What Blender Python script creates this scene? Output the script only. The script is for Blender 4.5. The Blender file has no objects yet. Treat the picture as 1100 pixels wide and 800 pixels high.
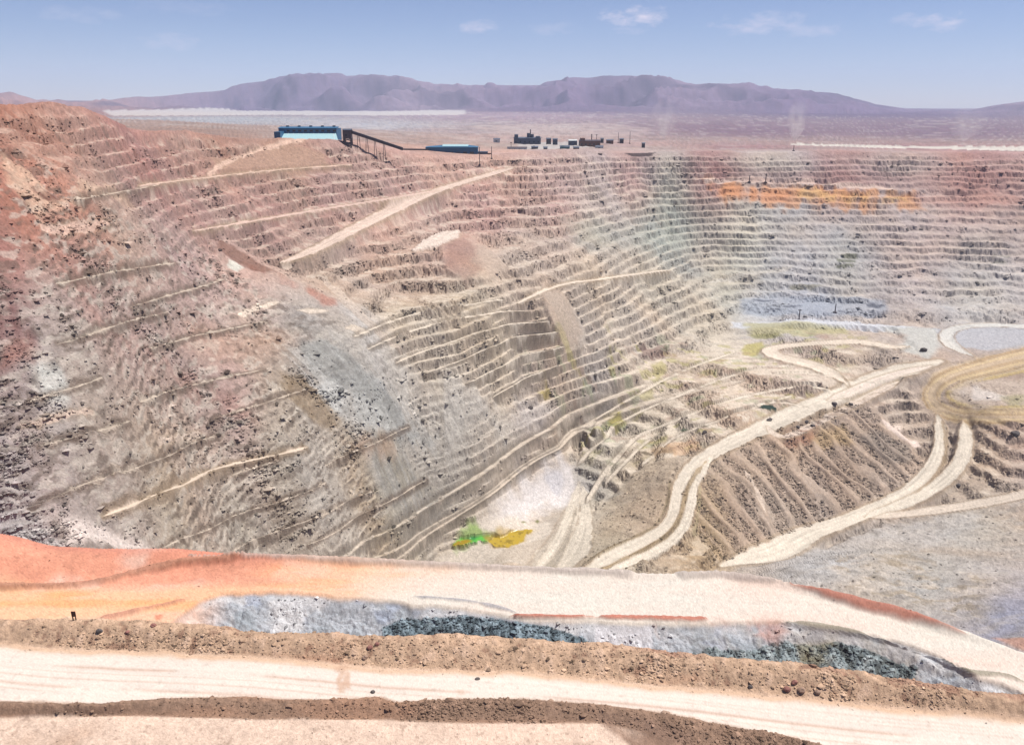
import bpy, bmesh, math, random
import numpy as np
from mathutils import Vector, Matrix

# ------------------------------------------------------------------ camera, world, sun, exposure
S = bpy.context.scene
C = S.collection
PITCH = math.radians(18.5)
FPX = 863.0                      # focal length for a picture 1100 wide
cam = bpy.data.cameras.new('camera')
cam.sensor_fit = 'HORIZONTAL'; cam.sensor_width = 36; cam.lens = FPX/1100*36
cam.clip_start = 1; cam.clip_end = 60000
cam_o = bpy.data.objects.new('camera', cam); C.objects.link(cam_o)
cam_o.location = (0, 0, 0); cam_o.rotation_euler = (math.pi/2-PITCH, 0, 0)
S.camera = cam_o

SUN_EL, SUN_AZ = math.radians(66), math.radians(80)      # azimuth from +Y (view direction), negative = left
W = bpy.data.worlds.new('World'); S.world = W; W.use_nodes = True
nt = W.node_tree; nt.nodes.clear()
def N(t, typ, **kw):
    n = t.nodes.new(typ)
    for k, v in kw.items(): setattr(n, k, v)
    return n
sky = N(nt, 'ShaderNodeTexSky', sky_type='NISHITA', sun_disc=False, sun_elevation=SUN_EL, sun_rotation=SUN_AZ,
        altitude=2800, air_density=1.0, dust_density=.7, ozone_density=3.0)
bg = N(nt, 'ShaderNodeBackground'); bg.inputs['Strength'].default_value = 0.052
out = N(nt, 'ShaderNodeOutputWorld')
tc = N(nt, 'ShaderNodeTexCoord')
last = sky.outputs[0]
def px_dir(u, v):
    x, y = (u-550)/FPX, (400-v)/FPX
    d = Vector((x, math.cos(PITCH)+y*math.sin(PITCH), -math.sin(PITCH)+y*math.cos(PITCH))); d.normalize(); return d
def math_node(t, op, a, b=None, c=None, clamp=False):
    n = N(t, 'ShaderNodeMath', operation=op, use_clamp=clamp)
    for i, q in enumerate((a, b, c)):
        if q is None: continue
        if isinstance(q, (int, float)): n.inputs[i].default_value = q
        else: t.links.new(q, n.inputs[i])
    return n.outputs[0]
# thin fair-weather clouds, each at its own bearing
nz = N(nt, 'ShaderNodeTexNoise'); nz.inputs['Scale'].default_value = 46; nz.inputs['Detail'].default_value = 8; nz.inputs['Roughness'].default_value = .62
mp = N(nt, 'ShaderNodeMapping'); mp.inputs['Scale'].default_value = (1, 1, 2.6)
nt.links.new(tc.outputs['Generated'], mp.inputs[0]); nt.links.new(mp.outputs[0], nz.inputs['Vector'])
clouds = [(683, 18, 42, 11, .95), (672, 34, 22, 5, .35), (513, 29, 22, 8, .6), (590, 31, 34, 7, .3), (815, 26, 52, 13, .6), (872, 33, 38, 8, .4),
          (1010, 24, 28, 9, .75), (972, 22, 16, 7, .45), (188, 45, 34, 8, .4), (85, 15, 40, 8, .25), (200, 8, 60, 8, .15)]
tot = None
for (u, v, a, b, s) in clouds:
    d = px_dir(u, v); right = Vector((d.y, -d.x, 0)).normalized(); up = right.cross(d)
    def dot(vec, k):
        n = N(nt, 'ShaderNodeVectorMath', operation='DOT_PRODUCT'); nt.links.new(tc.outputs['Generated'], n.inputs[0]); n.inputs[1].default_value = vec*k
        return n.outputs['Value']
    qx = dot(right, FPX/a); qy = dot(up, FPX/b); qf = dot(d, 1)
    r2 = math_node(nt, 'ADD', math_node(nt, 'MULTIPLY', qx, qx), math_node(nt, 'MULTIPLY', qy, qy))
    m = math_node(nt, 'MULTIPLY_ADD', r2, -1.0, 1.0)
    m = math_node(nt, 'MULTIPLY_ADD', m, 0.55, -0.24)
    m = math_node(nt, 'ADD', m, math_node(nt, 'MULTIPLY_ADD', nz.outputs['Fac'], 2.2, -1.02))
    m = math_node(nt, 'MULTIPLY', m, math_node(nt, 'GREATER_THAN', qf, .5), clamp=True)
    m = math_node(nt, 'MULTIPLY', m, math_node(nt, 'LESS_THAN', r2, 6.0))
    m = math_node(nt, 'MULTIPLY', m, math_node(nt, 'MULTIPLY_ADD', r2, -.22, 1.0, clamp=True))
    m = math_node(nt, 'MULTIPLY', m, s, clamp=True)
    tot = m if tot is None else math_node(nt, 'MAXIMUM', tot, m)
cm = N(nt, 'ShaderNodeMixRGB'); cm.inputs['Color2'].default_value = (9.5, 9.3, 9.3, 1)
tint = N(nt, 'ShaderNodeMixRGB', blend_type='MULTIPLY'); tint.inputs['Fac'].default_value = 1; tint.inputs['Color2'].default_value = (.985, .915, 1.03, 1); nt.links.new(cm.outputs[0], tint.inputs['Color1'])
nt.links.new(tot, cm.inputs['Fac']); nt.links.new(last, cm.inputs['Color1'])
nt.links.new(tint.outputs[0], bg.inputs['Color']); nt.links.new(bg.outputs[0], out.inputs['Surface'])

sl = bpy.data.lights.new('sun', 'SUN'); sl.energy = 4.0; sl.angle = math.radians(.55); sl.color = (1, .93, .83)
sun = bpy.data.objects.new('sun', sl); C.objects.link(sun)
sd = Vector((math.sin(SUN_AZ)*math.cos(SUN_EL), math.cos(SUN_AZ)*math.cos(SUN_EL), math.sin(SUN_EL)))
sun.rotation_euler = sd.to_track_quat('Z', 'Y').to_euler(); sun.location = (300, 100, 500)
vs = S.view_settings; vs.view_transform = 'Standard'; vs.look = 'None'; vs.gamma = 1; vs.use_curve_mapping = False
vs.exposure = 0.9
S.render.film_transparent = False
S.cycles.max_bounces = 5; S.cycles.diffuse_bounces = 2; S.cycles.volume_bounces = 1
S.cycles.use_denoising = True; S.cycles.denoiser = 'OPENIMAGEDENOISE'; S.cycles.denoising_input_passes = 'RGB_ALBEDO_NORMAL'; S.cycles.denoising_prefilter = 'ACCURATE'

HAZE = 4.0e-5
rng = np.random.default_rng(7)
random.seed(7)

# ------------------------------------------------------------------ number helpers
def lin(c):
    c = np.asarray(c, float)/255
    return np.where(c <= .04045, c/12.92, ((c+.055)/1.055)**2.4)
ALB = 0.56                       # displayed colour -> real albedo of the ground
def alb(c): return np.clip(lin(c)*ALB, 0.01, .85)
def sstep(a, b, x):
    t = np.clip((x-a)/(b-a), 0, 1); return t*t*(3-2*t)
def _hash(ix, iy, seed):
    h = (ix.astype(np.uint32)*np.uint32(374761393) + iy.astype(np.uint32)*np.uint32(668265263) + np.uint32(seed*2246822519 & 0xffffffff))
    h ^= h >> np.uint32(13); h *= np.uint32(1274126177); h ^= h >> np.uint32(16); h *= np.uint32(2246822519); h ^= h >> np.uint32(15)
    return h.astype(np.float32)*np.float32(1/4294967296)
def vnoise(x, y, seed=0):        # value noise -1..1
    x = np.asarray(x, np.float64); y = np.asarray(y, np.float64)
    fx, fy = np.floor(x), np.floor(y); ix, iy = fx.astype(np.int64), fy.astype(np.int64)
    tx, ty = (x-fx).astype(np.float32), (y-fy).astype(np.float32)
    tx = tx*tx*tx*(tx*(tx*6-15)+10); ty = ty*ty*ty*(ty*(ty*6-15)+10)
    a, b, c, d = _hash(ix, iy, seed), _hash(ix+1, iy, seed), _hash(ix, iy+1, seed), _hash(ix+1, iy+1, seed)
    return ((a*(1-tx)+b*tx)*(1-ty) + (c*(1-tx)+d*tx)*ty)*2-1
def fbm(x, y, octs=4, seed=0, gain=.5):
    s, a, t = 0, 1, 0
    for o in range(octs):
        s = s + a*vnoise(x*2**o+o*17.3, y*2**o-o*9.1, seed+o*7); t += a; a *= gain
    return s/t
SP, CP = math.sin(PITCH), math.cos(PITCH)
def ray(u, v):
    u = np.asarray(u, float); v = np.asarray(v, float)
    x, y = (u-550)/FPX, (400-v)/FPX
    return x, CP+y*SP, -SP+y*CP
def at_Y(u, v, Y):               # point seen at photo pixel (u,v) at forward distance Y
    x, f, z = ray(u, v); t = Y/f
    return np.stack([x*t, f*t, z*t], -1)
def at_Z(u, v, Z):
    x, f, z = ray(u, v); t = Z/z
    return np.stack([x*t, f*t, z*t], -1)

# ------------------------------------------------------------------ the shape of the land (survey points: bearing, drop, distance)
PIT = [(0,115,480),(100,122,560),(200,140,740),(300,150,860),(335,151,890),(365,152.3,915),(400,158,945),(430,163,990),(540,165,1100),(700,165,1180),(900,163,1200),(1100,165,1200),
 (0,200,370),(0,300,322),(0,400,290),(0,500,265),(0,570,254),
 (100,200,450),(100,300,380),(100,400,320),(100,500,290),(110,555,282),(100,585,262),
 (200,180,650),(200,250,560),(200,350,445),(200,450,385),(200,520,340),(200,590,312),
 (330,200,800),(300,280,620),(330,340,535),(330,400,488),(330,480,432),(300,540,392),(310,595,385),
 (400,470,492),(440,540,497),(400,600,440),(470,570,512),(580,440,636),(600,400,672),(560,400,652),(555,470,606),
 (380,360,540),(450,320,650),(560,300,720),(500,390,590),(540,370,640),(600,350,700),
 (430,200,900),(430,250,770),(520,200,980),(520,250,850),
 (600,520,603),(600,560,541),(600,605,484),(500,577,519),(620,490,655),(455,594,492),(540,600,490),(560,540,570),
 (640,605,455),(740,540,520),(728,510,548),(760,490,580),(820,455,630),(900,420,690),(1000,393,735),
 (690,560,510),(670,540,550),(650,520,590),
 (640,430,656),(600,470,630),(700,400,745),(780,350,880),
 (640,300,800),(640,250,920),(640,200,1050),(640,380,718),(750,300,960),(750,250,1060),(750,200,1120),
 (850,320,950),(850,345,865),(950,345,865),(950,320,935),(950,250,1060),(950,200,1140),(1100,345,865),(1100,320,930),(1100,250,1050),(1100,200,1130),
 (720,430,695),(850,440,660),(800,390,760),(860,380,780),(930,380,765),(700,470,640),(660,470,655),(640,480,660),
 (780,605,478),(870,570,535),(950,545,565),(1020,500,610),(1020,460,665),(1005,430,695),(1010,410,710),
 (1100,380,765),(1050,395,735),(1100,445,640),(1060,440,655),(1060,420,690),(850,500,582),(900,470,625),(960,440,680),(850,570,528),
 (1100,530,560),(1100,600,430),(950,590,450),(850,610,435),(1000,640,375),(1100,660,330),(700,640,420),(500,640,430),(400,640,395),(250,640,300),(100,640,245),(0,640,240)]
extra = []
for (u, v, Y) in PIT:            # carry the walls on past the picture's edges
    if u == 0: extra += [(-170, v+2, Y*.95)]
    if u == 1100: extra += [(1300, v, Y*.98)]
PITA = np.array(PIT+extra, float)
P3 = at_Y(PITA[:,0], PITA[:,1], PITA[:,2])
def polar(x, y): return np.arctan2(x, y), np.log(np.maximum(np.hypot(x, y), 1))
KA, KR = 1.0, 0.75
def tps_fit(a, l, z, lam=2e-4):
    p = np.stack([a*KA, l*KR], -1); n = len(p)
    d2 = ((p[:,None]-p[None])**2).sum(-1); K = np.where(d2 > 0, .5*d2*np.log(np.maximum(d2, 1e-12)), 0)+lam*np.eye(n)
    Q = np.concatenate([np.ones((n,1)), p], 1); A = np.zeros((n+3, n+3)); A[:n,:n] = K; A[:n,n:] = Q; A[n:,:n] = Q.T
    w = np.linalg.solve(A, np.concatenate([z, np.zeros(3)])); return p, w
def tps_eval(fit, a, l):
    p, w = fit; n = len(p); q = np.stack([a*KA, l*KR], -1); o = np.empty(len(q))
    for i in range(0, len(q), 20000):
        s = q[i:i+20000]; d2 = ((s[:,None]-p[None])**2).sum(-1)
        o[i:i+20000] = (.5*d2*np.log(np.maximum(d2, 1e-12)))@w[:n] + w[n] + s@w[n+1:]
    return o
AZ0, AZ1 = math.radians(-54), math.radians(54)
class Field:                     # coarse polar table, read back with smooth interpolation
    def __init__(s, fn, na, nl, l0, l1):
        s.na, s.nl, s.l0, s.l1 = na, nl, l0, l1
        A, L = np.meshgrid(np.linspace(AZ0, AZ1, na), np.linspace(l0, l1, nl), indexing='ij')
        v = fn(A.ravel(), L.ravel()); s.v = v.reshape((na, nl)+v.shape[1:])
    def __call__(s, a, l):
        fa = np.clip((a-AZ0)/(AZ1-AZ0)*(s.na-1), 0, s.na-1.001); fl = np.clip((l-s.l0)/(s.l1-s.l0)*(s.nl-1), 0, s.nl-1.001)
        i = fa.astype(int); j = fl.astype(int); ta = fa-i; tl = fl-j
        if s.v.ndim == 3: ta = ta[...,None]; tl = tl[...,None]
        v = s.v
        return (v[i,j]*(1-ta)+v[i+1,j]*ta)*(1-tl) + (v[i,j+1]*(1-ta)+v[i+1,j+1]*ta)*tl
pa, pl = polar(P3[:,0], P3[:,1])
pfit = tps_fit(pa, pl, P3[:,2])
pit_f = Field(lambda a, l: tps_eval(pfit, a, l), 260, 640, math.log(60), math.log(1700))
# the rim
rim = np.array([(-170,112,420),(0,115,480),(50,118,520),(100,122,560),(150,128,640),(200,140,740),(250,145,800),(300,150,860),(335,151,890),(365,152.3,915),(400,158,945),(430,163,990),(540,163,1100),(620,163,1150),(700,164,1180),(800,165,1195),(900,163,1200),(1100,164,1200),(1300,164,1190)], float)
R3 = at_Y(rim[:,0], rim[:,1], rim[:,2]); ra, rl = polar(R3[:,0], R3[:,1])
def rim_l(a): return np.interp(a, ra, rl)
FAR = [(-170,140,1300),(0,130,1900),(100,128,2000),(250,140,1350),(250,128,4300),(250,119,8800),(50,119,8800),(400,150,1500),(400,138,3300),(400,125,6500),(400,119,9500),
 (540,158,1350),(540,145,2400),(540,128,5500),(540,119,9500),(640,158,1400),(640,150,2300),(640,135,4200),(640,120,8000),(760,160,1420),(760,152,2100),(760,138,4000),(760,122,8000),
 (900,160,1380),(900,155,1900),(900,140,4000),(900,124,7600),(1100,163,1350),(1100,157,1750),(1100,140,4000),(1100,124,8000),(1300,160,1400),(1300,140,4000),(1300,122,8000),(-170,118,9000),(-170,126,4000)]
FA = np.array(FAR, float); F3 = at_Y(FA[:,0], FA[:,1], FA[:,2]); fa_, fl_ = polar(F3[:,0], F3[:,1])
ffit = tps_fit(fa_, fl_, F3[:,2], 1e-3)
far_f = Field(lambda a, l: tps_eval(ffit, a, l), 120, 160, math.log(400), math.log(12000))
SKYL = np.array([(-200,112),(-60,106),(0,100),(15,101),(40,108),(100,108),(180,103),(230,97),(255,91),(290,84),(315,82),(340,81),(375,82),(405,83),(430,84),(450,89),(470,93),(510,91),(545,92),(580,91),(600,87),(620,85),(650,83),(680,83),(710,84),(740,89),(760,92),(785,93),(805,91),(840,97),(870,98),(900,100),(920,105),(940,112),(960,115),(980,118),(1040,119),(1070,113),(1100,109),(1180,100),(1300,104)], float)
MR = 12500.0
M3 = at_Y(SKYL[:,0], SKYL[:,1], MR*.93); ma, _ = polar(M3[:,0], M3[:,1]); mz = M3[:,2]/np.hypot(M3[:,0], M3[:,1])*MR

# near levels: A = the haul road at our feet, B = the road and cut one level below
def edge(pts, Z):
    p = np.array(pts, float); z = p[:,2] if p.shape[1] > 2 else Z
    q = at_Z(p[:,0], p[:,1], z); o = np.argsort(q[:,0]); return q[o,0], q[o,1], q[o,2]
ZA, ZB = -60.0, -75.0
A_foot = edge([(-250,682),(0,692),(70,697),(140,700),(280,706),(420,718),(560,722),(700,735),(840,748),(960,760),(1100,773),(1350,797)], ZA)
A_crest = edge([(-250,660),(0,668),(140,671),(280,681),(420,685),(560,689),(640,696),(700,701),(770,709),(830,716),(900,724),(960,733),(1000,739),(1100,750),(1350,775)], ZA+1.4)
L_foot = edge([(-250,768),(0,771),(150,769),(280,773),(400,773),(470,777),(560,777),(650,777),(700,790),(740,803),(800,822),(1000,870),(1350,960)], ZA)
L_crest = edge([(-250,752),(0,755),(60,757),(100,758),(160,753),(200,751),(260,750),(300,753),(360,753),(408,751),(425,757),(480,753),(560,752),(640,758),(720,768),(760,777),(840,792),(900,806),(1000,830),(1350,920)], ZA+.8)
F_edge = edge([(-260,555,-66),(0,572,-69),(30,576,-70),(60,583,-71.3),(140,590,-73),(330,598,-74.3),(450,604,-74.6),(600,611,-74.6),(700,615,-74.6),(780,615,-74.6),(850,625,-74.4),(900,637,-74.2),(960,652,-74.2),(1010,668,-74.2),(1050,682,-74.6),(1100,700,-75),(1350,790,-75)], ZB)
N_edge = edge([(-250,720),(0,690),(120,676),(185,664),(215,643),(250,636),(290,635),(350,637),(420,643),(480,650),(520,656),(560,663),(620,665),(700,666),(760,668),(830,666),(860,668),(900,674),(960,687),(1010,704),(1050,726),(1075,733),(1110,749),(1350,850)], ZB)
def ev(e, x): return np.interp(x, e[0], e[1])
def near_levels(x, y, rough=True):
    n1 = fbm(x/3.1, y/3.1, 3, 3) if rough else 0; n2 = fbm(x/.9, y/.9, 3, 5) if rough else 0; n0 = fbm(x/14, y/14, 2, 9) if rough else 0
    # level A
    f, c = ev(A_foot, x), ev(A_crest, x)
    b = sstep(f-.4+n1*.5, c-.2, y)*(1.4+.35*n0+.3*n1)+(n2*.16+.1*n1)*sstep(f-.5, f+.6, y)
    lf, lc = ev(L_foot, x), ev(L_crest, x)
    lb = sstep(lf+n1*.3, lc, y)*sstep(lc+1.3+.4*n1, lc+.1, y)*(.8+.25*n0)
    za = ZA + b + lb + lb*n2*.3 + .05*n1 + np.where(y < lf, (.12*n0+.10*n1+.06*n2), 0) - np.maximum(0, y-c-.8)*1.5
    # level B
    F, Nn = ev(F_edge, x), ev(N_edge, x); fz = np.interp(x, F_edge[0], F_edge[2])
    mound = np.maximum(0, fz+74.4); wid = 2.2+mound*2.2
    zb = ZB + (fz-ZB)*sstep(F-wid, F-wid*.12, y)*(1+.2*n0) + .05*n1
    left = sstep(-20, -60, x)
    zb = zb + sstep(0, 30, -x)*0.5*n0*sstep(F-14, F-4, y)
    zb = zb - np.maximum(0, y-F)*1.35
    cut = np.maximum(0, Nn-y+n1*.5+n0*.6)
    zb = zb - cut*.62 - sstep(0, 1.2, cut)*(.3) + sstep(.3, 2.5, cut)*(n1*.7+n2*.36+n0*1.0+(np.abs(fbm(x/2.2, y/1.6, 3, 151))-.25)*.5 if rough else 0)
    return za, zb, cut
def hbase(x, y):                 # pit + far land, before benches
    a, l = polar(x, y); lr = rim_l(a)
    pit = pit_f(a, np.minimum(l, lr)); r = np.exp(l); d = np.maximum(r-np.exp(lr), 0)
    fr = far_f(a, l)
    L = np.interp(a, [-.6, -.2, 0], [260, 160, 60])
    w = np.exp(-(d/L)**2)
    far = fr+(pit-fr)*w
    sk = np.interp(a, ma, mz)
    rr = r/MR; prof = sstep(.72, 1.0, rr)**1.5*sstep(1.5, 1.02, rr)
    base = np.where(r > 9000, fr*0+np.minimum(fr, -40), fr)
    mt = far+(sk-far)*prof
    return np.where(l < lr, pit, np.where(r > .6*MR, mt, far))
def hsmooth(x, y):
    za, zb, _ = near_levels(x, y, False)
    return np.maximum(np.maximum(za, zb), hbase(x, y))
SURF = 'pit'
def unproject(pts):
    p = np.array(pts, float)[:, :2]; x, f, z = ray(p[:,0], p[:,1])
    t = np.exp(np.linspace(math.log(150 if SURF == 'pit' else 45), math.log(15000), 2600))
    X, Y, Z = x[:,None]*t, f[:,None]*t, z[:,None]*t
    H = (hbase if SURF == 'pit' else hsmooth)(X.ravel(), Y.ravel()).reshape(X.shape)
    hit = Z < H; k = np.where(hit.any(1), hit.argmax(1), len(t)-1); k = np.maximum(k, 1)
    i = np.arange(len(p)); d1 = (Z-H)[i,k]; d0 = (Z-H)[i,k-1]; w = np.clip(d0/np.maximum(d0-d1, 1e-9), 0, 1)
    tt = t[k-1]+(t[k]-t[k-1])*w
    return np.stack([x*tt, f*tt, z*tt], -1)

# ------------------------------------------------------------------ polar sheet of vertices, denser where the land is seen steeply
NC, NR = 1200, 860
az = np.concatenate([np.linspace(math.radians(-53), math.radians(-41), 41)[:-1], np.linspace(math.radians(-41), math.radians(41), NC-80), np.linspace(math.radians(41), math.radians(53), 41)[1:]])
lf = np.linspace(math.log(48), math.log(17500), 2600)
sub = np.linspace(0, NC-1, 190).astype(int)
Wt = np.zeros((len(sub), len(lf)))
for q, i in enumerate(sub):
    r = np.exp(lf); x, y = r*math.sin(az[i]), r*math.cos(az[i]); h = hsmooth(x, y); e = np.arctan2(h, r)
    m = np.maximum.accumulate(e); de = np.diff(e, prepend=e[0]); vis = np.clip(np.diff(m, prepend=m[0]), 0, None)
    Wt[q] = vis+.16*np.abs(de)+np.gradient(lf)*.006
k = np.ones(9)/9
Wt = np.apply_along_axis(lambda s: np.convolve(np.pad(s, 4, 'edge'), k, 'valid'), 0, Wt)
Wt = np.apply_along_axis(lambda s: np.convolve(np.pad(s, 4, 'edge'), k, 'valid'), 1, Wt)
cdf = np.cumsum(Wt, 1); cdf /= cdf[:, -1:]
tg = np.linspace(0, 1, NR)
Ls = np.stack([np.interp(tg, np.concatenate([[0], c]), np.concatenate([[lf[0]], lf])) for c in cdf])
L = np.stack([np.interp(np.arange(NC), sub, Ls[:, j]) for j in range(NR)], 1)
A = np.repeat(az[:, None], NR, 1)
R = np.exp(L); X = (R*np.sin(A)).ravel(); Y = (R*np.cos(A)).ravel(); R = R.ravel(); A = A.ravel(); L = L.ravel()
NV = len(X)
HB = hbase(X, Y)
za, zb, cut = near_levels(X, Y)
PXM = R/FPX                      # metres per photo pixel at each vertex
# ------------------------------------------------------------------ colours of the ground: samples of rock and dust colour, by place
SAMP = [(20,130,178,132,116),(0,180,190,137,120),(60,200,204,154,136),(30,240,178,126,110),(100,240,172,127,113),(10,280,168,118,112),(0,330,150,100,100),(20,350,148,98,98),(150,170,178,136,130),(250,175,176,142,130),(310,170,184,153,138),(200,210,182,147,140),(280,220,188,152,146),(350,200,182,150,145),(430,190,186,156,150),(400,240,192,162,152),(480,180,190,160,150),(540,180,196,166,156),(520,220,192,157,151),(600,190,190,165,160),(600,225,195,165,160),(680,190,188,158,156),(660,225,186,176,174),(720,228,176,184,178),(700,245,184,190,184),(640,250,190,184,175),(760,180,180,144,142),(900,175,184,152,148),(1050,180,178,142,138),(1050,210,190,154,146),(980,232,192,178,174),(850,240,192,188,186),(900,280,192,192,190),(1050,260,194,187,183),(1050,310,198,198,198),(800,270,202,200,190),(780,300,197,192,178),(870,325,186,191,204),(820,325,192,197,205),
(60,260,180,140,130),(130,262,187,166,152),(200,270,190,165,160),(250,300,190,165,158),(120,320,187,160,150),(60,330,190,175,165),(40,380,190,180,172),(50,412,206,206,202),(150,350,192,155,145),(200,400,188,155,145),(250,420,195,155,145),(100,440,187,172,156),(200,470,187,167,150),(50,490,192,165,155),(100,520,182,160,145),(20,540,195,180,175),(180,540,187,172,150),(270,350,192,165,150),(330,370,166,163,160),(370,400,182,184,186),(310,425,166,150,130),(400,380,200,197,196),(440,420,211,202,192),(480,440,206,196,182),(520,440,200,188,175),(380,470,188,165,138),(400,500,192,182,166),(300,500,187,174,155),(340,540,192,180,166),(420,510,167,156,135),(260,570,187,180,166),(430,560,192,182,167),(380,580,196,187,177),
(350,300,188,168,154),(420,300,192,172,160),(430,340,207,192,172),(500,330,207,192,172),(540,380,212,197,176),(480,270,190,163,153),(580,260,187,170,160),(560,290,197,182,170),(600,340,190,174,162),(640,310,200,186,170),(700,300,202,192,176),(700,350,207,194,181),(640,390,197,187,180),(680,430,207,194,179),(620,430,202,190,176),(560,440,197,184,174),(600,450,207,194,181),(760,350,207,197,182),(750,400,202,187,172),(850,400,197,178,164),(800,430,207,188,172),(900,380,192,175,160),(700,470,207,194,176),(650,480,207,200,186),(640,510,188,184,175),(690,560,195,178,160),(660,590,190,178,160),(850,480,186,168,153),(800,550,188,170,155),(900,480,180,164,152),(940,470,175,160,148),(960,440,195,178,165),(760,590,180,162,138),(1060,500,190,172,155),(1090,470,180,160,150),(950,590,190,181,170),(1050,560,190,184,176),(880,600,197,194,192),(1000,620,187,182,176),(1050,640,196,187,180),(1085,660,165,166,182),
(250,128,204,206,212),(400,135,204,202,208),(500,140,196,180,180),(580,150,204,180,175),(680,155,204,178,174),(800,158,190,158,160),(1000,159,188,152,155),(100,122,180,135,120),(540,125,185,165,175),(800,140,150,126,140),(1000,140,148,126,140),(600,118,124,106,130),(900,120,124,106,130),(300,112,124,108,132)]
sp = np.array(SAMP, float); s3 = unproject(sp[:, :2]); sa, sL = polar(s3[:,0], s3[:,1]); sc = alb(sp[:, 2:]); sc = np.clip(sc.mean(1, keepdims=True)+(sc-sc.mean(1, keepdims=True))*1.16, .02, .8); sc[(sp[:,0] < 350) & (sp[:,1] < 250)] *= .9; gl = (sp[:,0] < 350) & (sp[:,1] > 300); sc[gl] += (sc[gl].mean(1, keepdims=True)-sc[gl])*.42
def samp(a, l):
    d2 = (FPX*(a[:,None]-sa))**2+(330*(l[:,None]-sL))**2+18**2
    w = d2**-1.7; return (w@sc)/w.sum(1, keepdims=True)
col_f = Field(samp, 240, 300, math.log(60), math.log(17500))
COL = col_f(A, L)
# world-anchored warp so that the borders of stains and roads are ragged
wx = fbm(X/(30*PXM.clip(.1)), Y/(30*PXM.clip(.1)), 1, 31)*0+fbm(X/9, Y/9, 3, 31)*np.minimum(2.2, PXM*3.2)
wy = fbm(X/9, Y/9, 3, 57)*np.minimum(2.2, PXM*3.2)
def inpoly(poly, x, y):
    n = len(poly); ins = np.zeros(len(x), bool); j = n-1
    for i in range(n):
        xi, yi = poly[i]; xj, yj = poly[j]
        if yi != yj:
            ins ^= ((yi > y) != (yj > y)) & (x < (xj-xi)*(y-yi)/(yj-yi)+xi)
        j = i
    return ins
def polydist(poly, x, y):
    d = np.full(len(x), 1e9)
    for i in range(len(poly)):
        p, q = poly[i-1], poly[i]; e = q-p; L2 = max(e@e, 1e-9)
        t = np.clip(((x-p[0])*e[0]+(y-p[1])*e[1])/L2, 0, 1); d = np.minimum(d, np.hypot(x-p[0]-t*e[0], y-p[1]-t*e[1]))
    return d
def poly_mask(px, soft=1.0, warp=1.0):
    """soft mask of the ground enclosed by the outline seen at photo pixels px"""
    w3 = unproject(px)[:, :2]; dist = np.hypot(w3[:,0], w3[:,1]).mean()/FPX
    m = np.zeros(NV); x0, y0 = w3.min(0)-20*dist-3; x1, y1 = w3.max(0)+20*dist+3
    s = np.where((X > x0) & (X < x1) & (Y > y0) & (Y < y1))[0]
    if len(s) == 0: return m
    x = X[s]+wx[s]*warp; y = Y[s]+wy[s]*warp
    d = polydist(w3, x, y); d = np.where(inpoly(w3, x, y), d, -d); f = max(soft*dist, .05)
    m[s] = sstep(-f, f, d); return m
def stroke(px, wpx, widen=1.25):
    """a strip of ground along a line of photo pixels: mask, height to level to, coordinates along and across"""
    p = np.array(px, float); q = [p[0]]
    for a_, b_ in zip(p[:-1], p[1:]):
        n = max(1, int(np.hypot(*(b_-a_)[:2])//9))
        for k_ in range(1, n+1): q.append(a_+(b_-a_)*k_/n)
    q = np.array(q)
    for _ in range(5):
        q[1:-1] = (q[:-2]+2*q[1:-1]+q[2:])/4
    w = q[:,2] if q.shape[1] > 2 else np.full(len(q), float(wpx))
    tn = np.gradient(q[:, :2], axis=0); tn /= np.maximum(np.hypot(tn[:,0], tn[:,1])[:,None], 1e-6); nn = np.stack([-tn[:,1], tn[:,0]], -1)
    c = unproject(q[:, :2]); l_ = unproject(q[:, :2]+nn*w[:,None]/2); r_ = unproject(q[:, :2]-nn*w[:,None]/2)
    hw = np.minimum(np.hypot(*(l_-r_)[:, :2].T)/2*widen, w*np.hypot(c[:,0], c[:,1])/FPX*2.2)
    zc = c[:,2].copy()
    for _ in range(8): zc[1:-1] = (zc[:-2]+zc[1:-1]*2+zc[2:])/4; hw[1:-1] = (hw[:-2]+hw[1:-1]*2+hw[2:])/4
    pad = hw.max()*2.5+6
    s = np.where((X > c[:,0].min()-pad) & (X < c[:,0].max()+pad) & (Y > c[:,1].min()-pad) & (Y < c[:,1].max()+pad))[0]
    x = X[s]; y = Y[s]; best = np.full(len(s), 1e9); zz = np.zeros(len(s)); hh = np.ones(len(s)); al = np.zeros(len(s)); ac = np.zeros(len(s)); run = 0
    for i in range(len(c)-1):
        e = (c[i+1]-c[i])[:2]; L2 = max(e@e, 1e-9); t = np.clip(((x-c[i,0])*e[0]+(y-c[i,1])*e[1])/L2, 0, 1)
        d = np.hypot(x-c[i,0]-t*e[0], y-c[i,1]-t*e[1]); b = d < best
        best[b] = d[b]; zz[b] = (zc[i]+t*(zc[i+1]-zc[i]))[b]; hh[b] = (hw[i]+t*(hw[i+1]-hw[i]))[b]; al[b] = (run+t*math.sqrt(L2))[b]
        sg = np.sign((x-c[i,0])*e[1]-(y-c[i,1])*e[0]); ac[b] = (d*sg)[b]; run += math.sqrt(L2)
    return s, best, hh, zz, al, ac
def mixc(m, c, k=1.0):
    COL[:] = COL+(alb(c)-COL)*(m*k)[:,None]

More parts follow.
